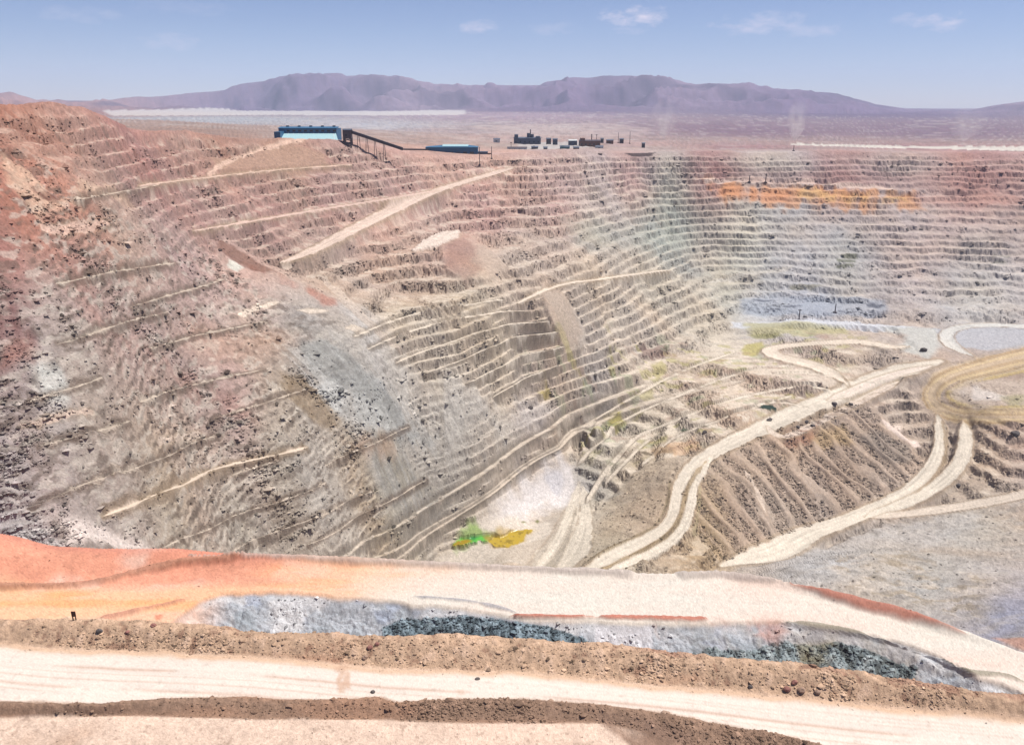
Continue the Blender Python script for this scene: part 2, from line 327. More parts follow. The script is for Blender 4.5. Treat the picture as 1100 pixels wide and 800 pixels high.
# where the land is not benched
BEN = sstep(-.42, -.30, A)*.0+1.0
flat = np.zeros(NV)
def nobench(px, k=1.0, soft=6):
    m = poly_mask(px, soft)*k; np.maximum(flat, m, out=flat); return m
m_floor = nobench([(470,590),(520,548),(575,500),(610,486),(628,520),(640,540),(625,610),(560,612),(440,612)], 1)
m_dump = nobench([(775,605),(740,560),(735,510),(770,485),(830,462),(900,425),(935,432),(975,470),(990,495),(960,525),(880,560)], 1, 5)
m_west = nobench([(645,610),(725,572),(735,540),(722,512),(745,490),(690,500),(640,545),(620,610)], .9)
m_grey = nobench([(770,612),(880,588),(960,555),(1060,535),(1140,520),(1140,720),(1040,690),(900,650),(800,625)], 1)
m_tal1 = nobench([(578,312),(603,312),(628,352),(628,372),(606,375),(592,345)], 1, 3)
m_tal2 = nobench([(470,262),(497,247),(520,262),(545,285),(528,300),(495,300),(478,288)], 1, 3)
m_tal3 = nobench([(222,168),(300,152),(345,160),(365,180),(300,186),(235,188)], 1, 3)
m_tal4 = nobench([(222,250),(250,258),(300,285),(360,305),(420,385),(500,415),(585,438),(560,462),(480,425),(400,372),(330,345),(270,310)], .85, 6)
m_far = nobench([(785,347),(940,347),(1010,352),(1140,343),(1140,378),(1000,390),(960,352),(785,356)], 1, 3)
m_loop = nobench([(975,420),(1000,395),(1140,372),(1140,470),(1010,462)], .85, 5)
m_face = np.maximum(nobench([(300,372),(360,366),(420,410),(485,475),(455,485),(385,475),(335,420)], .6, 8), nobench([(385,470),(430,480),(490,525),(440,560),(405,520)], .6, 8))
# the left wall is old and slumped: weak benches
m_left = poly_mask([(-300,215),(120,225),(215,255),(330,330),(470,420),(570,450),(480,520),(390,610),(-300,640)], 26)
m_left = np.maximum(m_left, sstep(-.14, -.22, A)*sstep(440, 380, R))
m_tip = poly_mask([(-300,165),(50,165),(110,190),(140,225),(100,245),(-300,245)], 10)*sstep(330, 390, R)
broken = .35+.65*sstep(-.25, .25, fbm(X/26, Y/26, 3, 16))
BENCH = (1-flat)*(1-m_left+m_left*.26*sstep(-.5, -.3, A)*broken*sstep(.0, .25, fbm(X/19, Y/19, 3, 19)+.1))*(.62+.38*np.maximum(m_left, sstep(-.35, .1, fbm(X/34, Y/34, 3, 17))))*(1-.45*m_tip)*sstep(0, 25, np.exp(rim_l(A))-R)

# ------------------------------------------------------------------ benches
bowl = poly_mask([(610,480),(640,420),(700,385),(790,352),(900,352),(960,370),(910,420),(830,452),(740,490),(660,530)], 14)
rw = sstep(.18, .30, A)*sstep(820, 900, R)
BENCH = BENCH*(1-.5*rw*sstep(-.5, .25, fbm(X/60, Y/25, 3, 18)))
HSTEP = 7.6
big = fbm(X/70, Y/70, 3, 11); mid = fbm(X/16, Y/16, 3, 12); fine = fbm(X/4.2, Y/4.2, 3, 13); tiny = fbm(X/1.5, Y/1.5, 2, 14)
q = HB + 2.6*np.sin(HB/15.0+big)+1.5*np.sin(HB/6.7+1) + big*5.5*np.clip(R/700, .4, 1) + (mid*2.2 + fine*1.3)*(1-.6*bowl) + tiny*.45*(R < 900)
ph = q/HSTEP; fl = np.floor(ph); fr = ph-fl
tread = .50+.09*vnoise(X/90, Y/90, 15)
rise = np.clip((fr-tread)/(1-tread), 0, 1); rise_s = rise+.10*np.sin(rise*2*math.pi)*-1
ZBEN = (fl+rise_s)*HSTEP-(q-HB)*.0 - 1.0
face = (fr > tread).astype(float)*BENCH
band = sstep(1500, 350, R)
ZP = HB + (ZBEN-HB)*BENCH + fine*.35*(1-flat*.7) + (rise*(1-rise)*4)*BENCH*(fine*1.4+tiny*.55+mid*.9)
# slumped wall: blocks, gullies
rot = (X*.26+Y*.96)              # along the contour
gul = vnoise(rot/7, HB/34, 21)+.6*vnoise(rot/3, HB/22, 22)
blk = np.abs(fbm(X/9, Y/9, 3, 23)); blk2 = fbm(X/3.3, Y/3.3, 3, 24)
ZP += m_left*(1-.3*m_face)*(gul*.35+(blk-.25)*4.5*sstep(-.2, .5, big+mid)+blk2*.75)
ph2 = (HB+mid*2.8+fine*1.5+big*3)/4.1; f2 = ph2-np.floor(ph2); lm = sstep(-.15, .3, fbm(X/21, Y/21, 3, 103))
ZP += m_left*(1-m_face)*lm*(sstep(.45, .95, f2)-f2)*4.1*.4
ledge = m_left*(1-m_face)*lm*sstep(.45, .6, f2)*sstep(1., .9, f2)
ZP += m_tip*(fbm(X/22, Y/22, 4, 25)*4.5+blk2*.9)
ZP = np.where(R > np.exp(rim_l(A)), HB, ZP)
# tipped slope with ribs running down it
rib_c = (X*.78+Y*.62); sw = fbm(X/25, Y/25, 2, 26)
ribs = np.sin(rib_c/19*2*math.pi+sw*3.4+1.6*vnoise(rib_c/31, rib_c*0, 26))-.25; ribn = vnoise(rib_c/3.4+sw, (X*.6-Y*.8)/40, 27)
ZP += m_dump*(sstep(-.2, .8, ribs)*1.9-.9+ribn*.6+sstep(.2, -.4, ribs)*fine*1.6)
ZP += (m_west*.8+m_grey*.35+m_tal4*.4)*vnoise((X*.8+Y*.6)/5, (X*.6-Y*.8)/45, 28)*1.3
ZP += m_grey*(big*2.5+mid*1.3+fine*.6)
# plain and hills
fard = sstep(0, 300, R-np.exp(rim_l(A)))
ZP += np.exp(-((R-np.exp(rim_l(A)))/45)**2)*sstep(.05, -.2, A)*(fbm(X/30, Y/30, 3, 106)*3.5+fine*.8)
ZP += fard*(fbm(X/180, Y/180, 4, 29)*np.interp(R, [1000, 3000, 6000], [5, 5, 2])+fbm(X/28, Y/28, 3, 30)*1.3*(R < 3500))
mtm = sstep(.74*MR, .86*MR, R)
rid = 1-np.abs(fbm(X/1300, Y/1300, 5, 33)*2.0)
skz = np.interp(A, ma, mz)
ZP += mtm*(rid-.66)*np.clip(skz+90, 40, 420)*.85*sstep(1.02, .9, R/MR) + mtm*fbm(X/420, Y/420, 4, 34)*14*sstep(1.01, .93, R/MR)

# ------------------------------------------------------------------ stains, floors, dust (patches of soil of another colour)
def patch(c, px, k=1.0, soft=2.0, warp=1.6, grain=0.0):
    m = poly_mask(px, soft, warp)
    if grain: m = m*sstep(-.15-grain, .45-grain*.2, fbm(X/(PXM*14), Y/(PXM*14), 3, int(px[0][0])) + m*.55-.2)
    mixc(m, c, k); return m
jit = fbm(X/6, Y/6, 4, 40); jit2 = fbm(X/1.7, Y/1.7, 3, 41); jit3 = fbm(X/45, Y/45, 4, 42)
jit4 = fbm(X/(16), Y/(6), 4, 43)
# weathering of the rock itself
hue = fbm(X/38, Y/38, 4, 44)
COL *= (1+.16*jit3+.15*jit+.13*jit2)[:,None].clip(.4, 1.6)
COL *= np.stack([1+.07*hue, np.ones(NV), 1-.08*hue], -1)
strk = vnoise(rot/2.2, HB/60, 45)*.6+vnoise(rot/6, HB/60, 46)*.5
mixc(m_left*sstep(.15, .75, strk), (222,214,204), .08); mixc(m_left*sstep(.25, .8, -strk), (162,138,122), .1)
mixc(ledge*sstep(-.1, .35, vnoise(rot/6, HB/2.2, 104)+.5*fine), (116,102,92), .6); mixc(m_left*lm*sstep(.4, .1, f2), (222,208,192), .08)
mixc(m_left*(1-m_face)*sstep(.1, .5, vnoise(rot/8, HB/2.0, 47)+.6*vnoise(rot/2.4, HB/1.0, 50)-.15), (112,100,92), .55)          # dark varnished blocks
mixc(m_left*sstep(.1, .5, vnoise(rot/9, HB/2.6, 48)+.6*vnoise(rot/3.2, HB/1.4, 148)-.1)*sstep(700, 520, R), (222,214,203), .4)
# dusty level treads, dark bare rock on faces, plus shade painted into them
mixc((1-face)*BENCH*bowl*sstep(-.6, .1, jit4), (240,228,212), .55)
mixc((1-face)*BENCH*(1-m_left*.4)*(1-.35*rw)*sstep(-.3, .4, jit4+.5*jit), (236,224,208), .5)
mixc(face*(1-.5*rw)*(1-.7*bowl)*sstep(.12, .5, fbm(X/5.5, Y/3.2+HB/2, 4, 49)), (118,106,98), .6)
mixc(face, (168,156,146), .16)  # even darker tint over all bench faces, painted in for their shadow
# orange seam and pale strip in the far wall
patch((226,166,118), [(754,189),(800,193),(880,197),(960,203),(988,206),(990,222),(930,225),(850,222),(785,214),(766,204)], .72, 6, 5, .1); patch((226,164,112), [(770,196),(900,199),(980,206),(980,212),(860,211),(780,206)], .5, 4, 5, .25); patch((228,192,132), [(860,202),(960,206),(980,214),(930,218),(860,212)], .5, 4, 5, .25)
patch((220,148,112), [(760,195),(800,196),(850,200),(850,216),(800,213),(772,204)], .4, 6)
patch((204,150,136), [(985,206),(1100,206),(1100,218),(985,219)], .4, 5, 3)
patch((245,222,208), [(756,189),(820,189),(900,192),(960,200),(958,203),(880,196),(800,192.5),(757,192)], .9, 1)
patch((170,120,115), [(760,176),(1100,180),(1100,204),(900,196),(760,187)], .35, 6)
# blue-grey broken ground on the far floor
patch((222,226,235), [(785,346),(850,341),(930,343),(1000,350),(960,353),(860,349),(787,352)], .85, 2)
patch((165,175,192), [(795,318),(830,313),(950,320),(955,333),(880,338),(800,336)], .6, 4)
for (u, v, a_, b_) in [(820,320,26,2.5),(850,328,22,2),(940,326,20,5),(915,322,24,2),(830,331,20,2),(905,333,18,2)]:
    patch((100,105,120), [(u-a_/2,v-b_/3),(u-a_/5,v-b_/2),(u+a_/3,v-b_/2.5),(u+a_/2,v),(u+a_/4,v+b_/2),(u-a_/4,v+b_/2.6)], .8, 1.2)
for (u, v) in [(912,274),(910,280),(907,286)]: patch((95,100,72), [(u-9,v-2),(u+9,v-1.8),(u+8,v+2),(u-9,v+1.8)], .7, 1.5)
for (u, v) in [(1076,275),(1074,281)]: patch((130,128,118), [(u-9,v-1.5),(u+9,v-1.5),(u+8,v+1.5),(u-9,v+1.5)], .6, 1.5)
patch((130,125,95), [(850,305),(872,303),(885,306),(870,309),(850,309)], .6, 2)
# yellow and green oxide stains
patch((192,186,140), [(800,347),(830,346),(905,350),(915,357),(860,360),(810,358)], .75, 4, 3)
patch((150,148,92), [(803,357),(835,357),(842,361),(810,362)], .7, 2)
patch((190,180,95), [(799,369),(818,366),(822,375),(808,383),(798,381)], .7, 2.5)
patch((186,176,84), [(646,442),(668,440),(672,455),(660,464),(650,455)], .75, 3)
patch((186,178,110), [(698,392),(712,385),(716,400),(706,410),(700,402)], .6, 3)
patch((176,160,80), [(575,412),(588,404),(590,414),(580,422)], .7, 3)
patch((150,118,80), [(700,482),(720,478),(728,488),(705,490)], .6, 3)
patch((224,184,146), [(715,478),(745,470),(752,480),(725,492)], .55, 5, 3, .2)
patch((150,125,118), [(688,366),(716,364),(718,378),(690,382)], .7, 2)
patch((176,182,172), [(600,232),(760,212),(780,240),(700,265),(620,262)], .35, 14)
st = poly_mask([(560,370),(700,350),(850,350),(930,360),(880,430),(740,480),(650,500),(600,440)], 20)
mixc(st*sstep(.3, .5, fbm(X/16, Y/12, 4, 141)), (180,174,104), .5); mixc(st*sstep(.34, .5, fbm(X/14, Y/12, 4, 142)), (160,174,140), .4); mixc(st*sstep(.3, .5, fbm(X/15, Y/12, 4, 143)), (170,140,124), .4)
# white leached rock and grey talus on the left wall
patch((232,236,232), [(25,395),(60,390),(75,412),(70,430),(40,428),(18,415)], .6, 6, 2, .1)
patch((222,228,230), [(335,415),(360,395),(400,400),(445,465),(420,470),(370,455)], .6, 5, 1.6, .15)
patch((150,152,150), [(322,365),(350,365),(410,420),(470,470),(450,472),(380,420),(330,395)], .75, 5)
patch((150,130,105), [(300,400),(325,408),(370,450),(345,458),(310,430)], .7, 5)
patch((236,232,226), [(430,400),(480,405),(560,455),(540,470),(470,500),(440,470)], .45, 12, 2, .1)
patch((150,140,118), [(390,470),(425,488),(480,520),(445,530),(410,510)], .65, 6)
mixc(m_face*sstep(.1, .5, vnoise(rot/2.0, HB/70, 131)+.5*vnoise(rot/5, HB/60, 132)), (224,224,222), .55); mixc(m_face*sstep(.05, .45, -vnoise(rot/2.4, HB/60, 133)+.4*fine), (118,116,110), .5); mixc(m_face*sstep(.2, .5, vnoise(rot/7, HB/2.2, 134)+.4*fine), (104,98,92), .5)
patch((176,177,176), [(310,362),(400,358),(480,420),(560,470),(490,540),(430,565),(380,480)], .35, 18, 3)
patch((178,172,165), [(480,480),(505,490),(480,525),(455,520)], .4, 8)
patch((212,206,204), [(555,425),(600,440),(585,460),(550,452)], .6, 8)
patch((196,156,124), [(370,470),(420,470),(430,492),(380,498)], .45, 8, 2, .1)
patch((180,120,105), [(95,330),(160,360),(250,420),(275,450),(250,450),(170,390),(100,350)], .2, 10, 3, .15)
patch((168,116,104), [(0,375),(30,365),(35,390),(0,400)], .6, 6); patch((128,84,84), [(-20,320),(28,318),(34,372),(-20,378)], .6, 8, 3, .15)
patch((178,112,94), [(262,283),(290,283),(365,325),(352,330),(310,308)], .6, 7, 3, .2)
patch((130,96,84), [(230,250),(242,255),(300,292),(285,294),(250,280),(232,262)], .75, 3)
patch((224,226,216), [(243,276),(262,286),(255,291),(243,284)], .8, 2)
patch((212,165,135), [(200,345),(300,350),(330,362),(260,385),(190,372)], .2, 14)
patch((150,108,98), [(480,262),(500,252),(520,290),(500,302),(478,285)], .4, 5); patch((196,178,164), [(516,262),(546,288),(530,298),(508,282)], .5, 5)
patch((196,180,166), [(582,314),(602,316),(626,355),(620,370),(604,355)], .8, 3)
patch((180,150,132), [(225,168),(300,153),(345,162),(355,182),(300,186),(240,187)], .8, 3)
patch((245,232,226), [(68,556),(95,560),(160,584),(150,592),(70,590)], .8, 7, 2); patch((206,203,206), [(-20,545),(50,560),(70,590),(-20,590)], .6, 8)
patch((236,205,180), [(0,170),(30,185),(60,215),(100,195),(130,205),(145,218),(120,215),(80,212),(40,235),(10,200)], .55, 4, 2)
patch((110,66,58), [(36,203),(50,203),(62,209),(50,213),(38,209)], .8, 3, 2)
# the pit bottom
patch((236,232,234), [(560,520),(585,495),(605,487),(612,500),(640,522),(625,538),(590,545),(555,560),(520,565),(540,540)], .85, 13, 3)
patch((206,206,216), [(583,505),(598,500),(605,515),(600,532),(590,525)], .6, 4)
patch((228,218,206), [(470,600),(500,568),(555,555),(590,560),(600,590),(560,606),(480,606)], .8, 5)
patch((198,184,168), [(540,590),(590,575),(600,585),(575,606),(530,606)], .6, 4)
patch((176,172,166), [(612,486),(640,500),(668,530),(640,538),(615,512)], .6, 4)
# tipped slope: darker broken rock between the ribs
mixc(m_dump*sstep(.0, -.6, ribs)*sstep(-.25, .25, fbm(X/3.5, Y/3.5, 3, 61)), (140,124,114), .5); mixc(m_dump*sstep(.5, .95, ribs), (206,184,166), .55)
mixc(m_dump*sstep(.35, .8, ribn), (200,176,158), .35)
patch((196,166,118), [(862,468),(905,455),(915,475),(885,480)], .5, 6); patch((166,112,92), [(840,465),(880,455),(872,475),(845,480)], .5, 5)
patch((242,224,214), [(945,452),(970,455),(968,468),(985,470),(990,480),(978,478),(955,462)], .9, 2, 1.2)
patch((150,140,132), [(940,460),(975,478),(985,492),(960,500),(925,470)], .6, 4)
patch((190,192,200), [(1000,352),(1060,347),(1140,345),(1140,370),(1060,376),(1030,372),(1012,362)], .85, 2)
patch((206,208,205), [(945,350),(1005,353),(1010,370),(1000,385),(965,375),(975,360)], .8, 4)
# grey ground this side of the pit
patch((214,214,216), [(780,606),(880,590),(950,565),(1050,550),(1050,565),(940,600),(860,622),(790,618)], .35, 10, 3)
gm = poly_mask([(880,600),(960,590),(1060,620),(1050,675),(1000,655),(900,632)], 10)
mixc(gm*sstep(.05, .35, fbm(X/7, Y/7, 3, 63)), (172,158,138), .7); mixc(gm*sstep(.1, .4, fbm(X/5, Y/5, 3, 64)), (224,212,200), .6)
mixc(m_grey*sstep(.1, .5, fbm(X/10, Y/10, 4, 65)), (156,150,144), .5); mixc(m_grey*sstep(.1, .5, fbm(X/16, Y/6, 4, 165)), (206,198,190), .45)
patch((158,160,176), [(1060,640),(1140,650),(1140,690),(1080,680),(1055,660)], .35, 16, 3, .3)
patch((206,160,140), [(1068,684),(1120,690),(1120,706),(1085,695)], .8, 4)
patch((224,205,188), [(955,455),(985,430),(975,425),(1000,440),(985,470),(970,470)], .3, 4)
# plain beyond: salt flats
patch((252,248,242), [(110,119),(250,116.5),(500,118.5),(500,123.5),(300,123.5),(120,124.5)], .7, 2.4, 0)
patch((255,250,240), [(850,153.5),(960,156),(1150,158),(1150,163.2),(960,159.5),(850,156)], .9, 1.6, 0)
patch((232,212,206), [(500,135),(640,132),(700,138),(690,146),(560,146)], .4, 4)
patch((74,62,66), [(671,164.5),(706,163.8),(700,168.5),(680,169.5)], .9, .7, .3)
patch((226,232,234), [(555,154),(640,153),(640,159),(560,160)], .5, 2)
mixc(fard*(R < 6000)*sstep(.1, .5, fbm(X/60, Y/60, 4, 66)), (140,124,122), .4)
mixc(fard*(R < 8000)*sstep(.15, .5, fbm(X/90, Y/90, 4, 67)), (234,226,222), .35)
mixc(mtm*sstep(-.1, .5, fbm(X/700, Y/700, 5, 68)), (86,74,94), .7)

COL *= (1-.24*fard*(1-mtm))[:,None]
# ------------------------------------------------------------------ haul roads: levelled strips of pale crushed rock
ZONE = np.zeros(NV, int)
ROADS = []
def road(px, w, c=(244,233,220), k=.92, level=True, name='haul_road', own=True, edge_c=(176,156,132), widen=1.0, blend=1.9, zone=False):
    s, d, hw, zz, al, ac = stroke(px, w, widen)
    if not own: hw = np.minimum(hw, w*PXM[s]*.62)
    wob = (wx[s]+wy[s])*.35+hw*.22*jit4[s]; d = d+np.clip(1-al/np.maximum(hw*3, 1e-3), 0, 1)*hw*.8+np.clip(1-(al.max()-al)/np.maximum(hw*3, 1e-3), 0, 1)*hw*.8
    m = sstep(hw*1.08, hw*.86, d+wob)
    if not own: m = m*sstep(-.55, -.05, jit4[s]+.8*jit[s])
    if not level and own and np.max(w) >= 8 and k > .85:
        ZP[s] += (HB[s]-ZP[s])*m; face[s] *= 1-m; z = ZONE[s]; z[(m > .5) & (z == 0)] = 99; ZONE[s] = z
    if level:
        b = sstep(hw*blend, hw*1.02, d)
        ZP[s] += (zz+.04*jit2[s]-ZP[s])*b
        ZP[s] += np.exp(-((d-hw*1.1)/np.maximum(hw*.14, .8))**2)*np.minimum(.9, hw*.11)*(1+.9*jit[s])*(.45+.55*own)*sstep(-.5, .2, jit4[s]+.3)
        face[s] *= 1-b
    e = np.exp(-((d-hw*1.12)/np.maximum(hw*.18, .7))**2)*.7*(1 if level else .4)
    COL[s] += (alb(edge_c)-COL[s])*e[:,None]
    cc = alb(c)[None]*(1+.10*vnoise(ac/1.3, al/60, 71)+.07*vnoise(ac/.5, al/30, 72)+.10*jit[s]+.09*jit4[s]+.05*jit3[s])[:,None]
    rut = sstep(.25, .7, vnoise(ac/(hw*.16), al/45, 73)+.25*jit[s]); cc = cc*(1-.16*rut)[:,None]*np.array([1, 1-.0, 1-.0])
    COL[s] += (cc-COL[s])*(m*k)[:,None]
    if (own and level) or zone:
        ROADS.append(name); z = ZONE[s]; z[m > .5] = 100+len(ROADS)-1; ZONE[s] = z
R1 = (236,226,211)
road([(622,518,6),(618,540,11),(612,560,14),(598,590,17),(578,614,22)], 16, R1, level=False)
road([(626,522,6),(630,545,10),(630,565,12),(620,592,15),(602,616,20)], 16, R1, level=False)
road([(619,545,2),(616,562,3),(606,590,4),(588,614,6)], 4, (176,166,152), .8, level=False); road([(606,548,2),(598,570,3),(582,594,4),(566,612,5)], 4, (186,174,160), .6, level=False)
road([(1010,388,18),(960,400,18),(900,424,16),(840,450,15),(800,468,15),(765,487,14),(742,500,12),(727,514,10),(725,540,10),(727,560,12),(704,576,12),(664,595,11),(628,612,10)], 14, R1)
STRIPES = []
road([(766,490,9),(752,503,10),(742,518,10),(744,545,11),(738,568,12),(710,590,10),(670,606,9),(650,614,9)], 11, R1, level=False)
road([(760,494,3),(745,506,3.5),(735,520,4),(735,545,4.5),(730,566,4),(708,584,3.5),(668,601,3),(640,613,3)], 4, (172,152,122), .85, level=False)
road([(720,515,2.5),(717,540,3),(719,556,3),(700,569,3),(660,589,3),(626,606,3)], 3, (160,144,116), .7, level=False)
road([(752,520,3),(752,548,3),(745,574,4)], 4, (182,168,136), .6, level=False)
road([(776,608,16),(840,588,17),(880,570,16),(930,551,14),(975,530,13),(1001,508,13),(1012,485,12),(1013,462,12),(1007,445,11)], 14, R1)
road([(1012,452,3),(1019,478,3.5),(1018,498,4),(1003,517,4),(978,537,4),(945,551,3)], 4, (178,158,134), .85, level=False)
road([(930,556,7),(985,537,11),(1020,515,14),(1038,495,14),(1040,470,13),(1036,452,12)], 11, R1)
road([(1170,508,8),(1100,532,9),(1040,543,9),(985,551,8),(940,556,6)], 8, (234,220,205), .8)
road([(1180,366,12),(1100,382,13),(1050,394,13),(1012,405,14),(990,420,16),(996,437,15),(1030,447,13),(1070,449,12),(1180,446,12)], 11, (214,191,160), .8, edge_c=(182,160,130), level=False, zone=True)
road([(1180,384,6),(1100,396,6),(1060,402,6),(1025,410,7),(1015,424,7),(1030,436,6),(1070,440,6),(1180,436,6)], 5, (218,198,162), .7, level=False)
for off, cc_, w_ in [(-9, (180,153,116), 2), (-4.5, (222,198,158), 2), (5, (188,162,126), 2), (9, (214,190,150), 2.5), (14, (172,148,116), 2), (20, (200,178,120), 2.5)]:
    road([(1180,366+off*.8,w_),(1100,382+off*.8,w_),(1050,394+off*.8,w_),(1014+off*.4,405+off*.5,w_),(992+off,420,w_),(998+off*.5,437-off*.5,w_),(1030,447-off*.6,w_),(1070,449-off*.6,w_),(1180,446-off*.6,w_)], w_, cc_, .7, level=False)
patch((206,190,176), [(1020,418),(1040,408),(1075,408),(1140,402),(1140,440),(1060,438),(1030,432)], .8, 4); patch((238,230,224), [(1026,418),(1045,413),(1080,424),(1075,430),(1040,430)], .7, 4, 2, .1); patch((160,160,110), [(1075,425),(1100,424),(1100,437),(1085,436)], .5, 4)
patch((150,128,110), [(1070,404),(1100,398),(1100,410),(1078,412)], .5, 4, 2, .1)
road([(1120,352,5),(1060,348,4),(1025,350,4),(1008,356,6),(1010,368,7),(1030,378,7),(1044,382,6)], 6, (228,226,220), .8)
road([(975,372,5),(955,378,6),(940,366,6),(910,366,6),(870,369,6),(822,374,6),(815,379,6),(840,386,8),(880,391,9),(903,403,11),(910,412,9)], 8, (236,222,206), .9)
road([(890,430,8),(930,414,10),(960,402,10),(1000,393,9)], 10, (240,224,212), .8, own=False)
road([(824,458,5),(824,470,6),(832,478,6),(845,474,7),(870,458,8),(930,428,9),(965,410,8)], 8, (234,218,204), .8, own=False)
road([(800,505,3),(812,520,5),(820,540,6),(822,552,5)], 5, (232,214,198), .85, False)
road([(110,555,7),(160,533,8),(215,512,8),(265,495,7),(330,480,5)], 7, (240,222,204), .85)
road([(302,282,5),(330,274,9),(370,252,11),(420,226,11),(470,204,8),(520,190,6),(552,180,5)], 9, (238,216,202), .9)
road([(208,248,3),(270,238,4),(340,226,4),(420,213,4),(470,205,4)], 4, (234,206,194), .85)
road([(150,200,4),(190,195,4),(245,188,3),(320,181,3),(380,177,2.5)], 3.5, (234,206,190), .85)
road([(45,247,5),(80,243,5),(118,240,3)], 4, (228,196,180), .8, False)
road([(222,186,2.5),(260,165,3),(300,153,3),(330,150,2)], 3, (228,196,178), .85, False)
road([(256,338,4),(275,328,5),(300,323,4)], 4, (240,224,208), .85, False); road([(320,333,4),(352,333,4)], 4, (234,220,205), .8, False)
road([(372,352,4),(395,355,5)], 5, (226,212,196), .8, False)
road([(20,460,6),(50,450,7),(100,440,5)], 6, (230,208,192), .7, False)
road([(170,475,4),(215,463,4)], 4, (226,208,194), .6, False)
road([(340,288,4),(368,318,6),(400,350,7),(430,378,6)], 6, (214,198,184), .6, False)
road([(445,268,9),(470,258,11),(492,247,7)], 10, (236,220,208), .9, False)
road([(556,326,6),(566,312,8),(590,306,5),(640,300,4),(720,290,3)], 5, (240,226,210), .9)
road([(625,376,5),(632,366,5),(650,362,4),(690,362,3)], 4, (232,218,204), .7, False)
road([(760,300,3),(800,292,3),(850,286,3)], 3, (226,220,210), .6, False)
# broken ledges on the slumped left wall, following its contours
for px in [[(120,512),(180,488),(240,466)],[(30,545),(80,524),(130,505)],[(150,432),(220,410),(285,396)],[(30,432),(70,418),(110,405)],[(170,590),(240,560),(310,535),(350,518)],[(250,592),(320,562),(400,528)],[(225,452),(300,426),(330,418)],
           [(140,330),(200,312),(240,300)],[(60,305),(130,290),(190,282)],[(60,370),(120,350),(180,335)],[(160,375),(220,358),(290,345)],[(350,500),(400,476),(440,458)],[(330,585),(400,548),(460,515)],[(40,480),(90,466),(140,452)],[(80,215),(130,205),(170,200)],[(250,510),(300,494)]]:
    road(px, 3.2, (230,216,200), .7, own=False, edge_c=(128,112,100))
# long level benches that read as bright lines in the middle of the pit, and the three ledges at the foot of the left wall
for px, w in [([(330,612),(400,580),(470,540),(540,492),(600,452),(640,432),(700,412)], 9), ([(378,618),(440,582),(510,540),(570,496),(610,470),(650,446),(720,425),(800,408)], 9), ([(412,610),(466,572),(526,531),(578,493),(618,468),(662,446)], 5)]:
    road(px, w, (226,212,196), .6, own=False, edge_c=(138,128,116))
for px, w in [([(380,362),(420,345),(470,330),(540,322)], 3.5), ([(395,375),(440,356),(500,338),(570,334)], 4), ([(425,390),(470,372),(520,352),(590,345)], 4), ([(455,402),(510,380),(545,363),(600,356)], 4), ([(500,412),(540,392),(570,378),(606,372)], 4), ([(530,426),(560,408),(600,392)], 4),
              ([(630,540),(650,505),(680,470),(740,445),(800,425),(870,412),(890,418)], 5), ([(620,500),(650,465),(690,440),(740,420),(800,398),(850,392)], 4), ([(640,450),(690,420),(740,395),(790,378)], 4), ([(690,500),(720,470),(780,448),(830,432),(850,425)], 4),
              ([(650,520),(672,492),(700,470)], 4), ([(810,436),(830,428),(855,430),(868,438)], 4), ([(830,402),(870,398),(895,405)], 3)]:
    road(px, w, (242,230,214), .8, own=False, edge_c=(150,138,124))

# ------------------------------------------------------------------ join the levels
Zt = np.maximum(ZP, np.maximum(za, zb))
COL *= (1+.085*rng.standard_normal(NV)*sstep(1500, 600, R)*sstep(120, 200, R))[:,None].clip(.6, 1.5)
SURF = 'near'
isA = (za >= zb) & (za > ZP); isB = (zb > za) & (zb > ZP)
n1 = fbm(X/3.1, Y/3.1, 3, 3); n2 = fbm(X/.9, Y/.9, 3, 5); n3 = fbm(X/.35, Y/.35, 2, 6); nl = fbm(X/22, Y/5, 4, 8); nb = fbm(X/9, Y/7, 4, 7)
def ragged(m): return m*sstep(.42, .62, m*.75+.35*nb+.25*n1+.2*n2)
def setc(m, c, var):
    c = alb(c) if not isinstance(c, np.ndarray) else c
    v = c[None]*(1+var)[:,None]; COL[:] = COL+(v-COL)*m[:,None]
# level A
f, c = ev(A_foot, X), ev(A_crest, X); lfo, lcr = ev(L_foot, X), ev(L_crest, X)
mA = isA.astype(float)
setc(mA, (234,208,190), .10*n1+.12*n2+.06*n3+.08*nl)
mixc(mA*(Y < lfo)*sstep(.0, .5, nb), (196,164,142), .6)
roadA = mA*sstep(lcr+1.0, lcr+1.6, Y+.35*n1)*sstep(f+.15, f-.4, Y+.3*n1)
setc(roadA, (243,231,221), .06*fbm(X/9, Y/2.2, 4, 105)+.035*vnoise(X/30, (Y-f)/.45, 81)+.03*vnoise(X/18, (Y-f)/.2, 82)+.02*n2)
tr = (Y-f)+.012*X+vnoise(X/16, X*0, 83)*.25
for off, wd, k_ in [(-3.4,.22,.5),(-5.3,.12,.35),(-2.3,.10,.25),(-6.6,.25,.4),(-1.2,.10,.25),(-1.75,.07,.25),(-4.3,.08,.3),(-7.4,.12,.3)]:
    mixc(roadA*np.exp(-((tr-off)/wd)**2)*sstep(-.5, .3, vnoise(X/11, X*0+off, 84)+.3*n2), (206,170,150), k_*1.3)
fringe = mA*np.exp(-((Y-f+.3+.5*n1)/.55)**2); mixc(fringe, (226,186,152), .75)
for u0, u1, v0, v1 in [(358,376,712,745),(488,500,728,746)]:
    m = poly_mask([(u0,v0),(u1,v0+1),(u1-2,(v0+v1)/2),(u1-1,v1),(u0+4,v1-1),(u0+1,(v0+v1)/2)], 2.5)*roadA; mixc(m*sstep(-.4, .3, n2), (216,180,156), .75 if u0 < 400 else .35)
berm = mA*sstep(f-.1, f+.35, Y+.25*n1)
